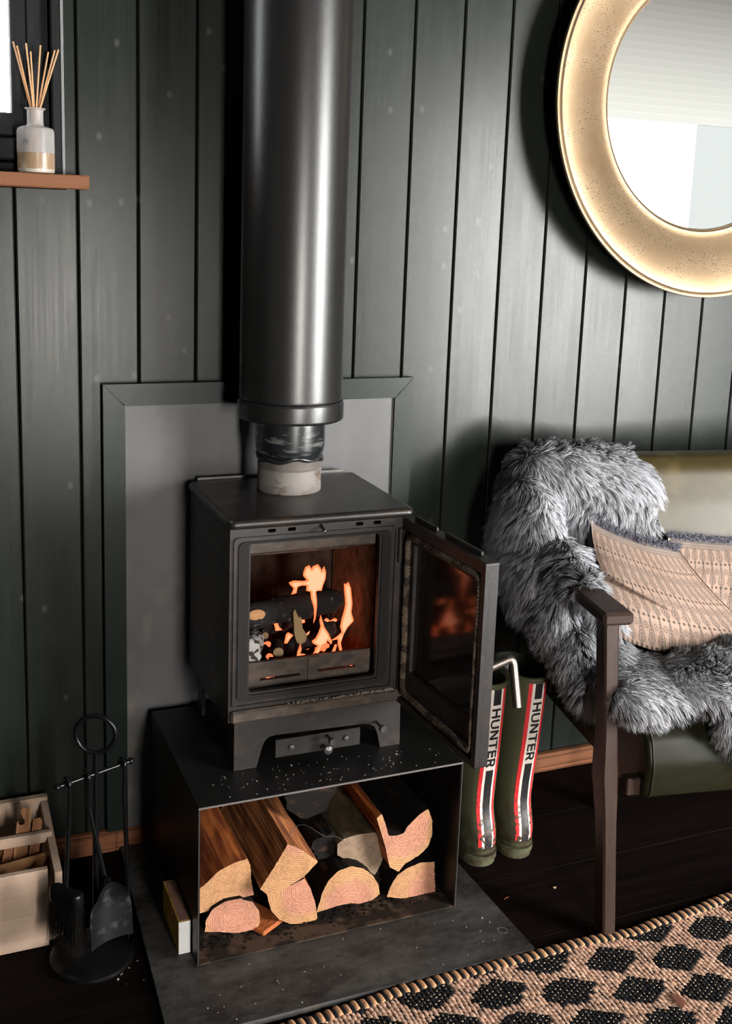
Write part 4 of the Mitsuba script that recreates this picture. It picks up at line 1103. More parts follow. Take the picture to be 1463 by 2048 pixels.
BR = thing('fire_brush', 'black hearth brush hanging at the left of the fire tool stand', 'brush')
bb = np.array([0.0285, -0.3900, 0.1700])
obj('handle', hanger(HK[0], bb + np.array([0, 0, 0.012])), 'mat_iron', BR, smooth=40)
obj('ferrule', move(slab_round(-0.036, 0.036, -0.014, 0.014, 0, 0.030, 0.012, 0.004), (bb[0], bb[1], bb[2] - 0.024), rz=-0.85), 'mat_iron', BR, smooth=35)
br = []
for i in range(900):
    u, v = rng.uniform(-0.033, 0.033), rng.uniform(-0.011, 0.011)
    L = 0.098 + 0.012 * rng.random() - 0.16 * abs(u) * rng.random()
    a = np.array([u, v, -0.0235])
    e = np.array([u * 1.28 + rng.normal(0, 0.002), v * 1.4 + rng.normal(0, 0.002), -0.0235 - L])
    br.append(np.array([a + [0.0004, 0, 0], a - [0.0004, 0, 0], e, a + [0, 0.0004, 0], a - [0, 0.0004, 0], e]))
bv = np.vstack(br)
bristle = trimesh.Trimesh(bv, np.arange(len(bv)).reshape(-1, 3), process=False)
obj('bristles', move(bristle, tuple(bb), rz=-0.85), 'mat_bristle', BR, kind='stuff')

PK = thing('fire_poker', 'black iron poker hanging at the right of the fire tool stand', 'poker')
pb = np.array([0.1480, -0.3650, 0.075])
obj('rod', hanger(HK[2], pb), 'mat_iron', PK, smooth=40)
obj('tip', tube(bend([pb + np.array([0, 0, 0.002]), pb + np.array([-0.001, -0.002, -0.028]), pb + np.array([-0.005, -0.004, -0.048])], 0.01, 5), [0.0046] + [0.0042] * 4 + [0.0030] * 1 + [0.0012], 10) if False else tube([pb + np.array([0, 0, 0.002]), pb + np.array([-0.001, -0.002, -0.026]), pb + np.array([-0.004, -0.004, -0.045])], [0.0046, 0.0040, 0.0012], 10), 'mat_iron', PK, smooth=40)

# ================================================================ KINDLING CRATE
CR = thing('kindling_crate', 'pale pine kindling crate at the bottom left, beside the fire tool stand', 'crate')
cx0 = -0.42


def end_board(x0, x1):
    # side view in (y, z): high at the back, low in front
    poly = [(-0.026, 0.002), (-0.026, 0.172), (-0.048, 0.172), (-0.150, 0.163), (-0.168, 0.150), (-0.284, 0.150), (-0.284, 0.002)]
    poly = [(-0.026, 0.002), (-0.026, 0.166), (-0.050, 0.166), (-0.168, 0.1535), (-0.282, 0.146), (-0.282, 0.002)]
    m = trimesh.creation.extrude_polygon(shapely.geometry.polygon.orient(Polygon(poly)), x1 - x0, engine='earcut')
    v = m.vertices.copy()
    m.vertices = np.stack([x0 + v[:, 2], v[:, 0], v[:, 1]], -1)
    return m


obj('end_board', end_board(0.0200, 0.0340), 'mat_pine', CR)
obj('end_board', end_board(cx0, cx0 + 0.014), 'mat_pine', CR)
for z0, z1 in ((0.003, 0.062), (0.0625, 0.120), (0.1205, 0.1745)):
    obj('back_board', box(cx0 + 0.0142, 0.0345, -0.0355 - 0.006, -0.0245, z0, z1, 0.001) if z1 > 0.17 else box(cx0 + 0.0142, 0.0198, -0.0415, -0.0300, z0, z1, 0.001), 'mat_pine', CR)
obj('front_board', box(cx0, 0.0060, -0.2950, -0.2825, 0.0010, 0.1640, 0.0010), 'mat_pine', CR)
obj('rail', box(cx0 + 0.0142, 0.0290, -0.1640, -0.1520, 0.1420, 0.1640, 0.0010), 'mat_pine', CR)
obj('base_board', box(cx0 + 0.0142, 0.0198, -0.2822, -0.0420, 0.003, 0.012), 'mat_pine', CR)


def stick(poly, th_, at, rz, rx, ry, label, mat='mat_kindling'):
    m = prism(poly, -th_ / 2, th_ / 2)
    uvv = np.c_[m.vertices[:, 2], m.vertices[:, 0] + m.vertices[:, 1] * 0.7]
    return obj('kindling_stick', move(m, at, rz=rz, rx=rx, ry=ry), mat, label=label, cat='kindling', group='kindling in the crate', uv=uvv)


notch = Polygon([(-0.013, -0.075), (0.013, -0.075), (0.014, 0.052), (0.012, 0.056), (-0.006, 0.060), (-0.008, 0.048), (-0.003, 0.042)] + [(-0.004 + 0.0065 * math.cos(a), 0.032 + 0.0065 * math.sin(a)) for a in np.linspace(1.4, -3.4, 12)] + [(-0.013, 0.030)])
stick(notch, 0.010, (-0.0290, -0.1475, 0.1500), 0.0, -0.52, 0.20, 'notched orange stick standing at the right end of the crate')
stick([(-0.010, -0.06), (0.010, -0.06), (0.009, 0.030), (0.004, 0.036), (-0.009, 0.032)], 0.010, (-0.0020, -0.1480, 0.1500), 0.0, -0.52, 0.22, 'short rounded stick beside the notched one in the crate')
stick([(-0.010, -0.06), (0.010, -0.06), (0.009, 0.000), (-0.008, 0.004)], 0.010, (-0.052, -0.1480, 0.1500), 0.0, -0.48, 0.24, 'upright grooved stick behind the crate rail')
stick([(-0.010, -0.10), (0.010, -0.10), (0.009, 0.05), (-0.008, 0.054)], 0.014, (-0.100, -0.150, 0.1260), 0.0, 0.1, -1.52, 'reddish stick lying across the crate under the rail')
stick([(-0.016, -0.14), (0.016, -0.14), (0.015, 0.05), (-0.012, 0.06)], 0.016, (-0.110, -0.2350, 0.1300), 0.0, 0.35, -1.45, 'broad stick lying along the front board of the crate')
stick([(-0.014, -0.14), (0.014, -0.14), (0.013, 0.07), (-0.012, 0.07)], 0.018, (-0.120, -0.2100, 0.0850), 0.0, 0.3, -1.57, 'stick lying low along the bottom of the crate')

# ================================================================ BOOTS
def boot(bx, rot, lean, label_kind, mirror):
    """A tall rubber boot, heel towards the room (-y), toe to the wall."""
    k = thing('rubber_boot', label_kind, 'boot', 'rubber boots')
    lev = [  # z, back y, front y, half width
        (0.030, 0.004, 0.105, 0.036), (0.050, 0.000, 0.110, 0.038), (0.070, 0.001, 0.112, 0.0385), (0.090, 0.006, 0.114, 0.038), (0.115, 0.014, 0.118, 0.0375), (0.140, 0.018, 0.124, 0.0385), (0.175, 0.017, 0.128, 0.0410),
        (0.220, 0.012, 0.134, 0.0415), (0.270, 0.006, 0.142, 0.0435), (0.330, 0.001, 0.149, 0.0450), (0.390, -0.003, 0.153, 0.0458), (0.436, -0.005, 0.155, 0.0464)]
    lv = np.array(lev)
    zz = np.linspace(0.030, 0.436, 44)
    from scipy.interpolate import PchipInterpolator
    fb, ff, fw = (PchipInterpolator(lv[:, 0], lv[:, i]) for i in (1, 2, 3))
    n = 48
    a = np.arange(n) / n * 2 * np.pi - np.pi / 2        # starts at the back

    def ringp(z, off=0.0):
        yb, yf, w = fb(z), ff(z), fw(z)
        c, d = (yb + yf) / 2, (yf - yb) / 2
        ca, sa = np.cos(a), np.sin(a)
        pw = 0.86
        x = (w + off) * np.sign(ca) * np.abs(ca) ** pw
        y = c + (d + off) * np.sign(sa) * np.abs(sa) ** pw
        return np.c_[x, y, np.full(n, z)]

    def back_pt(z, t, off):
        """A point on the back, t radians round from the middle of the back."""
        yb, yf, w = fb(z), ff(z), fw(z)
        c, d = (yb + yf) / 2, (yf - yb) / 2
        ca, sa = np.cos(t - np.pi / 2), np.sin(t - np.pi / 2)
        return np.array([(w + off) * np.sign(ca) * abs(ca) ** 0.86, c + (d + off) * np.sign(sa) * abs(sa) ** 0.86, z])

    def loft(zs, off, flip=False):
        V = np.vstack([ringp(z, off) for z in zs])
        F = []
        for i in range(len(zs) - 1):
            for j in range(n):
                j2 = (j + 1) % n
                q = [i * n + j, i * n + j2, (i + 1) * n + j2, (i + 1) * n + j]
                F += [[q[0], q[1], q[2]], [q[0], q[2], q[3]]]
        return trimesh.Trimesh(V, np.array(F)[:, ::-1] if flip else np.array(F), process=False)

    def place(m):
        return move(m, (bx, -0.346, 0.0), rz=rot, ry=lean)

    # foot: hull chain
    sp_ = [((0, 0.045, 0.052), 0.040), ((0, 0.100, 0.058), 0.043), ((0, 0.165, 0.048), 0.043), ((0.004 * mirror, 0.225, 0.040), 0.040), ((0.004 * mirror, 0.262, 0.034), 0.030)]
    foot = None
    for (c1, r1), (c2, r2) in zip(sp_[:-1], sp_[1:]):
        pts = np.vstack([trimesh.creation.icosphere(2, r1).vertices * [1, 1, 0.85] + c1, trimesh.creation.icosphere(2, r2).vertices * [1, 1, 0.85] + c2])
        h_ = trimesh.convex.convex_hull(pts)
        M = m3.Manifold(m3.Mesh(np.asarray(h_.vertices, np.float32), np.asarray(h_.faces, np.uint32)))
        foot = M if foot is None else foot + M
    fm = foot.to_mesh()
    foot = trimesh.Trimesh(fm.vert_properties[:, :3], fm.tri_verts, process=False)
    outer, inner = loft(zz, 0.0), loft(zz[3:], -0.0030, True)
    rimz = zz[-1]
    o, i_ = ringp(rimz, 0.0), ringp(rimz, -0.0030)
    V = np.vstack([o, i_])
    F = []
    for j in range(n):
        j2 = (j + 1) % n
        F += [[j, j2, n + j2], [j, n + j2, n + j]]
    obj('shaft', place(cat(outer, trimesh.Trimesh(V, np.array(F), process=False))), 'mat_boot', k, smooth=40)
    obj('lining', place(inner), 'mat_lining', k, smooth=True)
    obj('foot', place(foot), 'mat_boot', k, smooth=50)
    # sole and heel
    sole = trimesh.creation.extrude_polygon(LineString([(0, 0.038), (0, 0.10), (0, 0.165), (0.004 * mirror, 0.230), (0.004 * mirror, 0.250)]).buffer(0.0395), 0.012, engine='earcut')
    sole.apply_translation((0, 0, 0.014))
    heel = trimesh.creation.extrude_polygon(LineString([(0, 0.0405), (0, 0.060)]).buffer(0.0375), 0.0138, engine='earcut')
    heel.apply_translation((0, 0, 0.0004))
    fore = trimesh.creation.extrude_polygon(LineString([(0, 0.160), (0.004 * mirror, 0.248)]).buffer(0.0375), 0.0138, engine='earcut')
    fore.apply_translation((0, 0, 0.0004))
    obj('sole', place(cat(sole, heel, fore)), 'mat_boot', k, smooth=30)
    heelcap = loft(np.linspace(0.030, 0.044, 4), 0.0022)
    obj('heel_band', place(heelcap), 'mat_boot', k, smooth=True)
    # top rim
    obj('rim', place(tube(ringp(rimz - 0.004, 0.0006), 0.0030, 8, True)), 'mat_boot', k, smooth=True)

    def stripe(h0, h1, z0, z1, off, nz=46, nt=4):
        """A band on the back from h0 to h1 metres across (0 = middle)."""
        P = np.zeros((nz, nt + 1, 3))
        for i, z in enumerate(np.linspace(z0, z1, nz)):
            w = fw(z) * 1.0
            for j in range(nt + 1):
                t = (h0 + (h1 - h0) * j / nt) / w
                P[i, j] = back_pt(z, t, off)
        return grid_mesh(P)[0]

    zt, zb = 0.424, 0.046
    obj('stripe', place(stripe(-0.0205, -0.0125, zb, zt, 0.0008)), 'mat_red', k, smooth=True, label='red stripe')
    obj('stripe', place(stripe(-0.0124, 0.0124, zb, zt, 0.0008)), 'mat_white', k, smooth=True, label='white stripe')
    obj('stripe', place(stripe(0.0125, 0.0205, zb, zt, 0.0008)), 'mat_red', k, smooth=True, label='red stripe')
    obj('stripe', place(stripe(-0.0068, 0.0068, 0.3875, zt, 0.0013)), 'mat_black', k, smooth=True, label='short black stripe above the lettering')
    obj('stripe', place(stripe(-0.0068, 0.0068, zb, 0.2280, 0.0013)), 'mat_black', k, smooth=True, label='long black stripe below the lettering')
    # the lettering reads downwards
    tm = meshkit.text_mesh('HUNTER', 0.0150, 0.0008, bold=True)
    tm = tm.subdivide_to_size(0.006) if hasattr(tm, 'subdivide_to_size') else tm
    v = tm.vertices.copy()
    ln = v[:, 0].max() - v[:, 0].min()
    zs = 0.3790 - (v[:, 0] - v[:, 0].min()) / ln * 0.1420
    hs = v[:, 1] - 0.0075
    nvv = np.array([back_pt(z_, h_ / fw(z_), 0.0011 + t_) for z_, h_, t_ in zip(zs, hs, v[:, 2])])
    obj('lettering', place(trimesh.Trimesh(nvv, tm.faces, process=False)), 'mat_black', k, label='black lettering HUNTER')
    # buckle strap at the outer side of the top and the hanging tag inside
    if mirror > 0:
        obj('strap', place(box(0.0430, 0.0492, 0.040, 0.105, 0.395, 0.418, 0.002)), 'mat_boot', k)
        obj('buckle', place(box(0.0460, 0.0530, 0.022, 0.044, 0.385, 0.424, 0.002)), 'mat_bolt', k)
        obj('tag', place(box(-0.0425, -0.0415, 0.060, 0.085, 0.400, 0.4480, 0.0003)), 'mat_tab', k)


boot(0.9410, 0.03, -0.004, 'left one of two tall green rubber boots, partly behind the open stove door', -1)
boot(1.0340, 0.02, 0.020, 'right one of two tall green rubber boots, nearer the leather sofa', 1)

NET_A = [[[0.05, 0.2, 0.578], [0.161, 0.21, 0.526], [0.298, 0.22, 0.507], [0.483, 0.24, 0.491]], [[0.051, 0.25, 0.65], [0.146, 0.22, 0.618], [0.275, 0.235, 0.578], [0.402, 0.26, 0.551]], [[0.063, 0.33, 0.703], [0.14, 0.29, 0.679], [0.244, 0.3, 0.643], [0.33, 0.315, 0.626]], [[0.078, 0.4, 0.767], [0.146, 0.385, 0.732], [0.216, 0.375, 0.712], [0.283, 0.37, 0.696]]]
NET_B = [[[0.24, 0.315, 0.514], [0.323, 0.305, 0.496], [0.422, 0.3, 0.475], [0.572, 0.31, 0.46]], [[0.247, 0.335, 0.583], [0.329, 0.32, 0.579], [0.424, 0.32, 0.569], [0.563, 0.335, 0.557]], [[0.258, 0.365, 0.65], [0.339, 0.35, 0.646], [0.435, 0.35, 0.639], [0.568, 0.365, 0.631]], [[0.276, 0.405, 0.715], [0.355, 0.4, 0.706], [0.446, 0.4, 0.697], [0.58, 0.405, 0.691]]]
# ================================================================ SOFA
SO, SR = np.array([1.05, -0.655, 0.0]), math.radians(-10)


def sofa(m):
    return move(m, SO, rz=SR)


SF_ = thing('leather_sofa', 'olive green leather sofa with a dark wooden frame, at the right edge', 'sofa')
SW = 1.28      # its width


def leg_mesh(u0, front=True):
    # foot to arm, leaning a little
    bot, top = (np.array([u0, 0.000]), np.array([u0 - 0.018 if u0 < 0.5 else u0 + 0.018, 0.062])) if front else (np.array([u0 + (0.20 if u0 < 0.5 else -0.20), 0.475]), np.array([u0 + (0.20 if u0 < 0.5 else -0.20), 0.470]))
    z0, z1 = (0.0135, 0.6545) if front else (0.0005, 0.3280)
    V = []
    for z in np.linspace(z0, z1, 15):
        t = (z - z0) / (z1 - z0)
        c = bot + (top - bot) * t
        wd = 0.0155 + 0.0035 * math.exp(-((z - 0.335) / 0.05) ** 2) - 0.002 * (1 - t)
        dp = 0.022 + 0.006 * math.exp(-((z - 0.335) / 0.07) ** 2)
        b = 0.004
        ring = [(-wd + b, -dp), (wd - b, -dp), (wd, -dp + b), (wd, dp - b), (wd - b, dp), (-wd + b, dp), (-wd, dp - b), (-wd, -dp + b)]
        V.append(np.array([[c[0] + x, c[1] + y + dp, z] for x, y in ring]))
    V = np.array(V)
    n = 8
    F = []
    for i in range(14):
        for j in range(n):
            j2 = (j + 1) % n
            F += [[i * n + j, i * n + j2, (i + 1) * n + j2], [i * n + j, (i + 1) * n + j2, (i + 1) * n + j]]
    for j in range(1, n - 1):
        F += [[0, j + 1, j], [14 * n, 14 * n + j, 14 * n + j + 1]]
    return trimesh.Trimesh(V.reshape(-1, 3), np.array(F), process=False)


for u0 in (0.0, SW):
    obj('front_leg', sofa(leg_mesh(u0)), 'mat_darkframe', SF_)
    obj('rear_leg', sofa(leg_mesh(u0 + 0.0, False)), 'mat_darkframe', SF_)
    ua = -0.050 if u0 == 0 else SW - 0.014
    obj('armrest', sofa(box(ua, ua + 0.064, 0.034, 0.560, 0.6550, 0.6815, 0.006)), 'mat_darkframe', SF_)
obj('front_rail', sofa(box(0.0180, SW - 0.018, 0.016, 0.044, 0.3060, 0.3420, 0.003)), 'mat_darkframe', SF_)
obj('side_rail', sofa(box(0.052, 0.080, 0.046, 0.540, 0.2900, 0.3190, 0.003)), 'mat_darkframe', SF_)
obj('side_rail', sofa(box(SW - 0.080, SW - 0.052, 0.046, 0.540, 0.2900, 0.3190, 0.003)), 'mat_darkframe', SF_)


def profile_ext(prof, u0, u1, puff=0.012):
    """A closed (v, z) profile run along u with softly rounded ends."""
    g = Polygon(prof).buffer(-0.03).buffer(0.03, quad_segs=8)
    P = np.array(g.exterior.coords)[:-1]
    s = np.r_[0, np.cumsum(np.linalg.norm(np.diff(np.vstack([P, P[:1]]), axis=0), axis=1))]
    n = 90
    t = np.arange(n) / n * s[-1]
    Q = np.vstack([P, P[:1]])
    P = np.c_[np.interp(t, s, Q[:, 0]), np.interp(t, s, Q[:, 1])]
    c = P.mean(0)
    us, sc = [], []
    for a in np.linspace(0, 1, 7):
        us.append(u0 + puff * (1 - math.cos(a * np.pi / 2)) if False else u0 + puff * (1 - math.sqrt(1 - (1 - a) ** 2)) if False else u0 + puff * a)
        sc.append(puff * (1 - math.sqrt(max(0, 1 - (1 - a) ** 2))))
    us = us + [u1 - (u - u0) for u in us[::-1]]
    sc = sc + sc[::-1]
    V = []
    for u, ins in zip(us, sc):
        d = P - c
        L = np.linalg.norm(d, axis=1, keepdims=True)
        q = c + d * (1 - ins / np.maximum(L, 0.02))
        V.append(np.c_[np.full(n, u), q])
    rows = len(V)
    V = np.vstack(V)
    F = []
    for i in range(rows - 1):
        for j in range(n):
            j2 = (j + 1) % n
            F += [[i * n + j, (i + 1) * n + j2, i * n + j2], [i * n + j, (i + 1) * n + j, (i + 1) * n + j2]]
    v0, v1 = len(V), len(V) + 1
    V = np.vstack([V, [[u0, *c]], [[u1, *c]]])
    for j in range(n):
        j2 = (j + 1) % n
        F += [[v0, j, j2], [v1, (rows - 1) * n + j2, (rows - 1) * n + j]]
    m = trimesh.Trimesh(V, np.array(F), process=False)
    m.fix_normals()
    return m, P


seat_prof = [(0.004, 0.300), (0.560, 0.330), (0.560, 0.440), (0.35, 0.462), (0.10, 0.470), (0.040, 0.462), (0.006, 0.430), (-0.010, 0.380), (-0.006, 0.320)]
sm, sp2 = profile_ext(seat_prof, 0.046, SW - 0.046)
seat = obj('seat_cushion', sofa(sm), 'mat_leathershade', SF_, smooth=40)
obj('piping', sofa(tube(np.c_[np.full(len(sp2), 0.058), sp2 + (sp2 - sp2.mean(0)) / np.linalg.norm(sp2 - sp2.mean(0), axis=1, keepdims=True) * 0.0010], 0.0026, 6, True)), 'mat_seam', seat, smooth=True)
back_prof = [(0.430, 0.440), (0.395, 0.520), (0.410, 0.640), (0.450, 0.780), (0.480, 0.862), (0.510, 0.882), (0.565, 0.885), (0.590, 0.865), (0.585, 0.780), (0.560, 0.600), (0.540, 0.440)]
bm, bp2 = profile_ext(back_prof, 0.020, SW - 0.020)
obj('back_cushion', sofa(bm), 'mat_leatherlit', SF_, smooth=40)

# ================================================================ SHEEPSKINS
def ellipsoid(c, r, tilt=(0, 0, 0)):
    s = trimesh.creation.icosphere(4, 1.0)
    s.vertices = s.vertices * np.array(r)
    s = move(s, (0, 0, 0), rx=tilt[0], ry=tilt[1], rz=tilt[2])
    s.apply_translation(c)
    return m3.Manifold(m3.Mesh(np.asarray(s.vertices, np.float32), np.asarray(s.faces, np.uint32)))


def solid(m):
    m = trimesh.Trimesh(m.vertices, m.faces, process=True)
    return m3.Manifold(m3.Mesh(np.asarray(m.vertices, np.float32), np.asarray(m.faces, np.uint32)))


CUT = [solid(sm), solid(bm)]          # the sheepskins lie on the sofa cushions, not in them
CUT_TREE = None


def union(parts, cut=()):
    M = parts[0]
    for p in parts[1:]:
        M = M + p
    for c in cut:
        M = M - c
    me = M.to_mesh()
    t = trimesh.Trimesh(me.vert_properties[:, :3], me.tri_verts)
    return t


def fur(base, count, length, flow, seed, keep=None, tone=1.0):
    """Tapered locks of wool standing on a base surface: ribbons gathered into clumps. Returns (mesh, colours)."""
    r = np.random.default_rng(seed)
    pts, fi = trimesh.sample.sample_surface(base, count, seed=seed)
    nrm = base.face_normals[fi]
    if keep is not None:
        ok = keep(pts, nrm)
        pts, nrm = pts[ok], nrm[ok]
    N = len(pts)
    fl = flow(pts)
    # slow changes of direction make the waves of the fleece
    sw = np.stack([meshkit.fbm(pts * 13 + 31 * k, 3) - 0.5 for k in range(3)], -1) * 2.6
    d = nrm * 0.80 + fl * 0.55 + sw
    d -= nrm * np.minimum(0, (d * nrm).sum(1, keepdims=True) - 0.25)
    d /= np.linalg.norm(d, axis=1, keepdims=True)
    # clumps
    nc = max(8, N // 26)
    ci = r.choice(N, nc, replace=False)
    from scipy.spatial import cKDTree
    _, own = cKDTree(pts[ci]).query(pts)
    L = length * (0.70 + 0.45 * meshkit.noise(pts * 25 + 7)) * r.uniform(0.75, 1.15, N)
    Lc = L[ci][own]
    tip_c = pts[ci][own] + d[ci][own] * Lc[:, None]
    tip = pts + d * L[:, None]
    cl = 0.62 * r.uniform(0.6, 1.0, N)[:, None]
    tip = tip * (1 - cl) + tip_c * cl + r.normal(0, 0.0016, (N, 3))
    sag = np.array([0, 0, -1.0]) * (0.30 * L[:, None])
    segs = 4
    side = np.cross(d, r.normal(size=(N, 3)))
    side /= np.linalg.norm(side, axis=1, keepdims=True)
    wav = np.cross(d, side)
    V, Cc = [], []
    w0 = 0.00135 * r.uniform(0.7, 1.3, N)
    ph = r.uniform(0, 6.28, nc)[own] + r.normal(0, 0.5, N)
    base_t = np.clip(0.305 + 0.24 * (meshkit.fbm(pts * 16 + 3, 3) - 0.5) + r.normal(0, 0.035, nc)[own] + r.normal(0, 0.035, N), 0.09, 0.6) * tone
    tint = np.stack([0.985 + 0 * base_t, 1.0 + 0 * base_t, 1.055 + 0.03 * (meshkit.noise(pts * 9) - 0.5)], -1)
    for s in range(segs + 1):
        t = s / segs
        p = pts + (tip - pts) * t + sag * t * t + wav * (0.0030 * np.sin(t * 7.0 + ph) * t)[:, None]
        w = (w0 * (1 - 0.75 * t))[:, None] * side
        c = tint * (base_t * (0.75 + 0.45 * t))[:, None]
        if s < segs:
            V += [p - w, p + w]
            Cc += [c, c]
        else:
            V += [p]
            Cc += [c]
    k = len(V)
    V = np.stack(V, 1).reshape(-1, 3)
    Cc = np.stack(Cc, 1).reshape(-1, 3)
    f = []
    for s in range(segs - 1):
        a, b, c, e = 2 * s, 2 * s + 1, 2 * s + 3, 2 * s + 2
        f += [[a, b, c], [a, c, e]]
    f.append([2 * segs - 2, 2 * segs - 1, 2 * segs])
    F = (np.array(f)[None] + (np.arange(N) * k)[:, None, None]).reshape(-1, 3)
    ns = nrm * 0.80 + r.normal(0, 0.28, nrm.shape) + d * 0.25
    ns /= np.linalg.norm(ns, axis=1, keepdims=True)
    return trimesh.Trimesh(V, F, process=False), np.clip(Cc, 0, 1), np.repeat(ns, k, 0)


def sheepskin(label, parts, count, length, flow, seed, keep=None, tone=1.0):
    k = thing('sheepskin', label, 'sheepskin')
    b = sofa(union(parts, CUT))

    def keep(p, n):
        return CUT_TREE.query(p)[0] > 0.0022

    obj('hide', b, 'mat_hide', k, smooth=40)
    fm_, fc, fn = fur(b, count, length, flow, seed, keep, tone)
    w = key_for('wool', k)            # the wool is shaded along the fleece's own surface, softly
    scene[w] = {'type': 'ply', 'filename': meshkit.write_ply(fm_, False, None, fc, normals=fn), 'face_normals': False, 'bsdf': {'type': 'ref', 'id': 'mat_wool'}}
    tag(w, kind='stuff')
    return k


from scipy.spatial import cKDTree as _Tree
CUT_TREE = _Tree(np.vstack([trimesh.sample.sample_surface(sofa(m), 220000, seed=1)[0] for m in (sm, bm)]))


def flow_down(p):
    f = np.tile([-0.10, -0.35, -0.95], (len(p), 1))
    return f


def flow_seat(p):
    return np.tile([0.55, -0.75, -0.25], (len(p), 1))


E_ = ellipsoid
sheepskin('thick grey sheepskin draped over the left back corner and arm of the sofa',
          [E_((0.125, 0.500, 0.795), (0.165, 0.090, 0.098)), E_((0.060, 0.510, 0.825), (0.120, 0.090, 0.078)), E_((0.120, 0.560, 0.850), (0.160, 0.060, 0.050)), E_((0.000, 0.520, 0.780), (0.075, 0.100, 0.125)), E_((-0.045, 0.470, 0.720), (0.062, 0.115, 0.130)), E_((-0.050, 0.400, 0.640), (0.052, 0.105, 0.105)),
           E_((-0.030, 0.320, 0.590), (0.045, 0.085, 0.075)), E_((-0.015, 0.340, 0.680), (0.050, 0.105, 0.056)), E_((0.150, 0.466, 0.715), (0.145, 0.050, 0.110)), E_((0.210, 0.480, 0.745), (0.082, 0.050, 0.095)),
           E_((-0.012, 0.235, 0.670), (0.028, 0.060, 0.030)), E_((0.050, 0.300, 0.560), (0.060, 0.090, 0.080))],
          78000, 0.036, flow_down, 21)
sheepskin('grey sheepskin spread over the sofa seat, hanging over its front edge below the cushion',
          [E_((0.100, 0.110, 0.500), (0.110, 0.110, 0.030)), E_((0.250, 0.080, 0.512), (0.150, 0.120, 0.036)), E_((0.420, 0.120, 0.510), (0.160, 0.150, 0.034)), E_((0.040, 0.050, 0.492), (0.052, 0.050, 0.034)),
           E_((0.245, -0.010, 0.470), (0.055, 0.026, 0.060)), E_((0.300, -0.018, 0.440), (0.050, 0.022, 0.075)), E_((0.320, -0.018, 0.385), (0.045, 0.018, 0.060)), E_((0.060, 0.210, 0.500), (0.050, 0.090, 0.045))],
          58000, 0.030, flow_seat, 22, tone=1.0)
sheepskin('tuft of grey sheepskin hanging below the arm between the leg and the sofa back',
          [E_((-0.010, 0.250, 0.520), (0.038, 0.060, 0.060)), E_((0.010, 0.200, 0.470), (0.034, 0.055, 0.048)), E_((-0.035, 0.290, 0.560), (0.036, 0.055, 0.045))],
          15000, 0.034, flow_down, 23, tone=0.95)

# ================================================================ THE PATTERNED CUSHIONS
def bicubic(net, nu, nv):
    from scipy.interpolate import CubicSpline
    N = np.array(net)
    t = np.linspace(0, 1, 4)
    mid = CubicSpline(t, N, axis=0)(np.linspace(0, 1, nv))
    return CubicSpline(t, mid, axis=1)(np.linspace(0, 1, nu))


def cushion(label, net, cols, thick, seed, crease=None):
    k = thing('throw_cushion', label, 'cushion')
    nu, nv = 90, 80
    P = bicubic(net, nu, nv)
    s, t = np.meshgrid(np.linspace(0, 1, nu), np.linspace(0, 1, nv))
    wob = (meshkit.fbm(np.stack([s * 3.2, t * 3.0, 0 * s + seed], -1), 3) - 0.5) * 0.022
    P[..., 1] += wob * np.sin(np.pi * s) ** 0.5
    if crease is not None:
        (s0, t0), (s1, t1), dep = crease
        d = np.array([s1 - s0, t1 - t0])
        L = np.linalg.norm(d)
        a = ((s - s0) * d[0] + (t - t0) * d[1]) / L
        b = ((s - s0) * -d[1] + (t - t0) * d[0]) / L
        fade = np.clip(1 - np.clip((a - L * 0.5) / (L * 0.5), 0, 1), 0, 1) * (a > -0.15)
        P[..., 1] += dep * np.exp(-(b / 0.030) ** 2) * fade
        P[..., 1] -= dep * 0.8 * np.exp(-((b - 0.085) / 0.06) ** 2) * fade
    front, uv = grid_mesh(P, flip=False)
    uv = uv * np.array([cols, 4.0])
    obj('cover', sofa(front), 'mat_cushion', k, smooth=True, uv=uv)
    Bk = P.copy()
    bul = (np.clip(np.sin(np.pi * s), 0, 1) * np.clip(np.sin(np.pi * t), 0, 1)) ** 0.5
    Bk[..., 1] += 0.001 + thick * bul
    Bk[..., 2] += 0.004 * t
    bk, uvb = grid_mesh(Bk, flip=True)
    obj('back', sofa(bk), 'mat_cushionplain', k, smooth=True)
    # fringe along the top edge
    r = np.random.default_rng(seed)
    top = P[-1]
    st = []
    for i in range(620):
        u = r.uniform(0, 1) * (nu - 1)
        a = int(min(u, nu - 2))
        c = top[a] + (top[a + 1] - top[a]) * (u - a) + r.normal(0, 0.0012, 3)
        h = r.uniform(0.002, 0.017)
        e = c + np.array([r.normal(0, 0.007), r.normal(-0.005, 0.005), h])
        mid = (c + e) / 2 + r.normal(0, 0.0032, 3)
        st.append(tube([c + [0, 0, -0.002], mid, e], [0.0010, 0.0009, 0.0005], 4))
    obj('fringe', sofa(cat(*st)), 'mat_fringe', k, smooth=True, kind='stuff', label='short blue-grey fringe')
    return k


pbr('mat_fringe', (0.17, 0.17, 0.205), rough=0.9, spec=0.1)
pbr('mat_cushionplain', (0.42, 0.30, 0.205), rough=0.85, spec=0.1)
cushion('beige leaf-patterned cushion with a fringed edge at the sofa arm, leaning on the sheepskin', NET_A, 15, 0.050, 3, crease=((0.02, 0.46), (0.60, 0.30), 0.016))
cushion('beige leaf-patterned cushion half hidden behind the other cushion, at the right edge', NET_B, 13, 0.018, 5)

# ================================================================ RUG
RX0, RX1, RY1 = 0.20, 2.30, -1.26


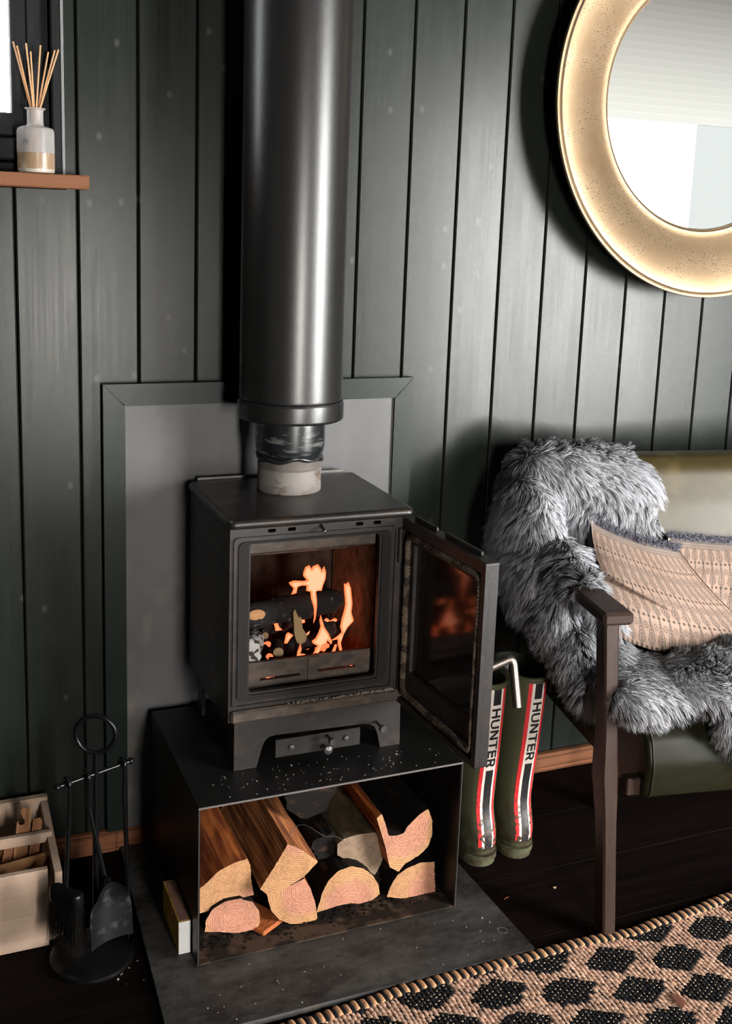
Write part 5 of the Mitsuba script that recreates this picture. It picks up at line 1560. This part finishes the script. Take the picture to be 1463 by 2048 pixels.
def rug_edge(x):
    return np.interp(x, [0.0, 0.2, 0.36, 0.43, 0.58, 0.80, 0.90, 0.98, 1.10, 1.27, 1.40, 1.80, 2.4], [-0.662, -0.661, -0.660, -0.659, -0.6440, -0.6415, -0.641, -0.640, -0.648, -0.632, -0.616, -0.580, -0.55])


RG = thing('woven_rug', 'woven natural jute rug with a black diamond pattern at the bottom right', 'rug')
xs = np.linspace(RX0, RX1, 60)
basep = [(x, rug_edge(x) - 0.004) for x in xs] + [(RX1, RY1), (RX0, RY1)]
bs = trimesh.creation.extrude_polygon(shapely.geometry.polygon.orient(Polygon(basep)), 0.0062, engine='earcut')
bs.apply_translation((0, 0, 0.0006))
obj('backing', bs, 'mat_rugback', RG)
pbr('mat_rugback', (0.115, 0.065, 0.040), rough=0.9, spec=0.1)


def unit_stitch(sides=6, rings=3):
    a = np.arange(sides) * 2 * np.pi / sides
    V = [[0, -1, 0]]
    for i in range(rings):
        th_ = np.pi * (i + 1) / (rings + 1)
        for q in a:
            V.append([math.sin(th_) * math.cos(q), -math.cos(th_), math.sin(th_) * math.sin(q)])
    V.append([0, 1, 0])
    F = []
    for j in range(sides):
        F.append([0, 1 + (j + 1) % sides, 1 + j])
        for i in range(rings - 1):
            p, q = 1 + i * sides, 1 + (i + 1) * sides
            F += [[p + j, p + (j + 1) % sides, q + (j + 1) % sides], [p + j, q + (j + 1) % sides, q + j]]
        F.append([1 + rings * sides, 1 + (rings - 1) * sides + j, 1 + (rings - 1) * sides + (j + 1) % sides])
    return np.array(V, float), np.array(F)


UV0, UF0 = unit_stitch()


def many(c, half, ang, col, tilt=0.0):
    """Copies of the unit stitch: centres (n, 3), half sizes (n, 3: across, along, up), angle about z, colours."""
    c, half, ang, col = (np.asarray(q, float) for q in (c, half, ang, col))
    n = len(c)
    v = UV0[None] * half[:, None]
    ca, sa = np.cos(ang)[:, None], np.sin(ang)[:, None]
    x, y = v[..., 0] * ca - v[..., 1] * sa, v[..., 0] * sa + v[..., 1] * ca
    v = np.stack([x, y, v[..., 2]], -1) + c[:, None]
    f = (UF0[None] + (np.arange(n) * len(UV0))[:, None, None]).reshape(-1, 3)
    return trimesh.Trimesh(v.reshape(-1, 3), f, process=False), np.repeat(col, len(UV0), 0)


def in_diamond(x, y):
    i = np.round((x - 0.886) / 0.1265)
    cx = 0.886 + 0.1265 * i
    odd = np.mod(i, 2) == 1
    y0 = np.where(odd, -0.719 + 0.04 * (x - 0.886), -0.673 + 0.035 * (x - 0.886))
    j = np.round((y0 - y) / 0.0895)
    cy = y0 - 0.0895 * j
    return (np.abs(x - cx) / 0.058) ** 1.35 + (np.abs(y - cy) / 0.0375) ** 1.35 < 1


sx, sy = 0.0088, 0.0100
ci = np.arange(int((RX1 - RX0) / sx))
ri = np.arange(int((-0.55 - RY1) / sy))
I, J = np.meshgrid(ci, ri, indexing='ij')
I, J = I.ravel(), J.ravel()
gx = RX0 + (I + 0.5) * sx
gy = -0.56 - (J + 0.5 * (I % 2)) * sy
keep = gy < rug_edge(gx) - 0.010
I, J, gx, gy = I[keep], J[keep], gx[keep], gy[keep]
gx = gx + 0.0010 * np.sin(gy * 60) + rng.normal(0, 0.0005, len(gx))
gy = gy + rng.normal(0, 0.0006, len(gy))
blk = in_diamond(gx, gy)
n = len(gx)
tan = np.array([0.43, 0.265, 0.185])
tv = rng.normal(1, 0.16, n)[:, None] * (0.80 + 0.5 * meshkit.fbm(np.c_[gx * 18, gy * 18, gx * 0], 3)[:, None])
hue = rng.uniform(0, 1, (n, 1))
ctan = (tan * (1 - hue * 0.5) + np.array([0.50, 0.345, 0.26]) * hue * 0.5) * tv
cblk = np.array([0.0105, 0.0105, 0.012]) * rng.uniform(0.6, 1.4, (n, 1))
col = np.where(blk[:, None], cblk, ctan)
half = np.c_[np.where(blk, 0.0050, 0.0046), np.where(blk, 0.0062, 0.0078), np.where(blk, 0.0040, 0.0034)] * rng.uniform(0.9, 1.1, (n, 1))
ang = np.where(blk, 0.10, 0.16) + rng.normal(0, 0.06, n)
c = np.c_[gx, gy, np.full(n, 0.0088) + rng.normal(0, 0.0004, n)]
m1, k1 = many(c, half, ang, col)
# black warp showing in gaps of the tan weave, pale weft ticks in the black diamonds
g = (~blk) & (I % 2 == 1) & (rng.uniform(size=n) < 0.42)
m2, k2 = many(c[g] + np.c_[np.full(g.sum(), sx * 0.5), np.full(g.sum(), sy * 0.25), np.full(g.sum(), 0.0009)], np.tile([0.0026, 0.0034, 0.0026], (g.sum(), 1)), np.full(g.sum(), 0.5), np.tile([0.013, 0.012, 0.013], (g.sum(), 1)))
g = blk & (rng.uniform(size=n) < 0.8)
m3_, k3 = many(c[g] + np.c_[np.zeros(g.sum()), np.full(g.sum(), sy * 0.5), np.full(g.sum(), 0.0030)], np.tile([0.0030, 0.0008, 0.0009], (g.sum(), 1)) * rng.uniform(0.6, 1.1, (g.sum(), 1)), np.full(g.sum(), 0.25), np.array([0.42, 0.32, 0.22]) * rng.uniform(0.5, 1.1, (g.sum(), 1)))
obj('weave', cat(m1, m2, m3_), 'mat_vcol', RG, smooth=True, color=np.vstack([k1, k2, k3]), kind='stuff')
# bound edge: one loop per cord, tan and black in turn
pbr('mat_jute', proc(lambda p, n, uv: mix((0.50, 0.285, 0.150), (0.36, 0.175, 0.095), noise(p.x * 300, p.y * 90, p.z * 300))), rough=0.85, spec=0.12)
pbr('mat_blackcord', (0.011, 0.011, 0.012), rough=0.85, spec=0.12)
x, i = RX0 + 0.005, 0
while x < RX1 and i < 240:
    tanl = i % 2 == 0
    w = (0.0094 if tanl else 0.0084) * rng.uniform(0.9, 1.1)
    e = rug_edge(np.array([x]))[0] + rng.normal(0, 0.0014)
    hgt = 0.0076
    pth = [(x + 0.003, e - 0.024, 0.0105), (x + 0.0015, e - 0.013, 0.0122), (x, e - 0.0042, 0.0108), (x - 0.0005, e - 0.0012, 0.0062), (x - 0.0005, e - 0.0050, 0.0030)]
    obj('edge_loop', tube(bend(pth, 0.006, 3), [0.0030] + [w * 0.55] * 11 if False else w * 0.58, 7), 'mat_jute' if tanl else 'mat_blackcord', RG, smooth=True)
    x += w * 0.96
    i += 1

# ================================================================ SMALL LITTER
def chip(c, s, label, mat, seed, rz=0.4):
    q = trimesh.convex.convex_hull(np.random.default_rng(seed).normal(size=(18, 3)) * np.array(s) * 0.55)
    q.apply_translation((0, 0, -q.vertices[:, 2].min()))
    return obj('wood_chip', move(q, c, rz=rz), mat, label=label, cat='wood chip')


chip((1.0600, -0.8540, 0.0125), (0.009, 0.019, 0.006), 'red-brown chip of bark lying on the rug', 'mat_chipbark', 1, 0.3)
chip((1.0450, -0.4640, 0.0005), (0.005, 0.003, 0.0015), 'tiny pale wood chip on the floorboards before the boots', 'mat_palewood', 2)
chip((0.925, -0.4610, 0.0005), (0.005, 0.0016, 0.001), 'thin splinter on the floor near the slab corner', 'mat_redsplit', 3)


def specks(label, area, z, count, mat, seed, smax=0.0016):
    r = np.random.default_rng(seed)
    out = []
    for i in range(count):
        x, y = r.uniform(area[0], area[1]), r.uniform(area[2], area[3])
        s = r.uniform(0.0005, smax) * (1 if r.random() < 0.9 else 1.6)
        out.append(move(box(-s, s, -s * 0.7, s * 0.7, 0, s), (x, y, z), rz=r.uniform(0, 3)))
    obj('ash_specks', cat(*out), mat, label=label, cat='ash', kind='stuff')


pbr('mat_speck', (0.34, 0.29, 0.25), rough=0.9, spec=0.1)
specks('pale ash specks scattered on top of the log box', (0.29, 0.785, -0.455, -0.365), 0.3379, 80, 'mat_speck', 1, 0.0010)
specks('pale specks scattered on the slate slab before the log box', (0.22, 0.86, -0.625, -0.475), 0.0121, 40, 'mat_speck', 2, 0.0012)
specks('pale specks on the floor beside the fire tool stand', (0.085, 0.160, -0.455, -0.25), 0.0003, 40, 'mat_speck', 3)
cr = []
for i in range(130):
    x = 0.46 + (1 - rng.random() ** 1.6) * 0.225
    s = rng.uniform(0.0006, 0.0016)
    cr.append(move(box(-s, s, -s, s, 0, s), (x, SF - rng.uniform(0.001, 0.009), 0.4666), rz=rng.uniform(0, 3)))
obj('ash_specks', cat(*cr), 'mat_speck', label='pale ash crumbs along the lip under the stove door', cat='ash', kind='stuff')
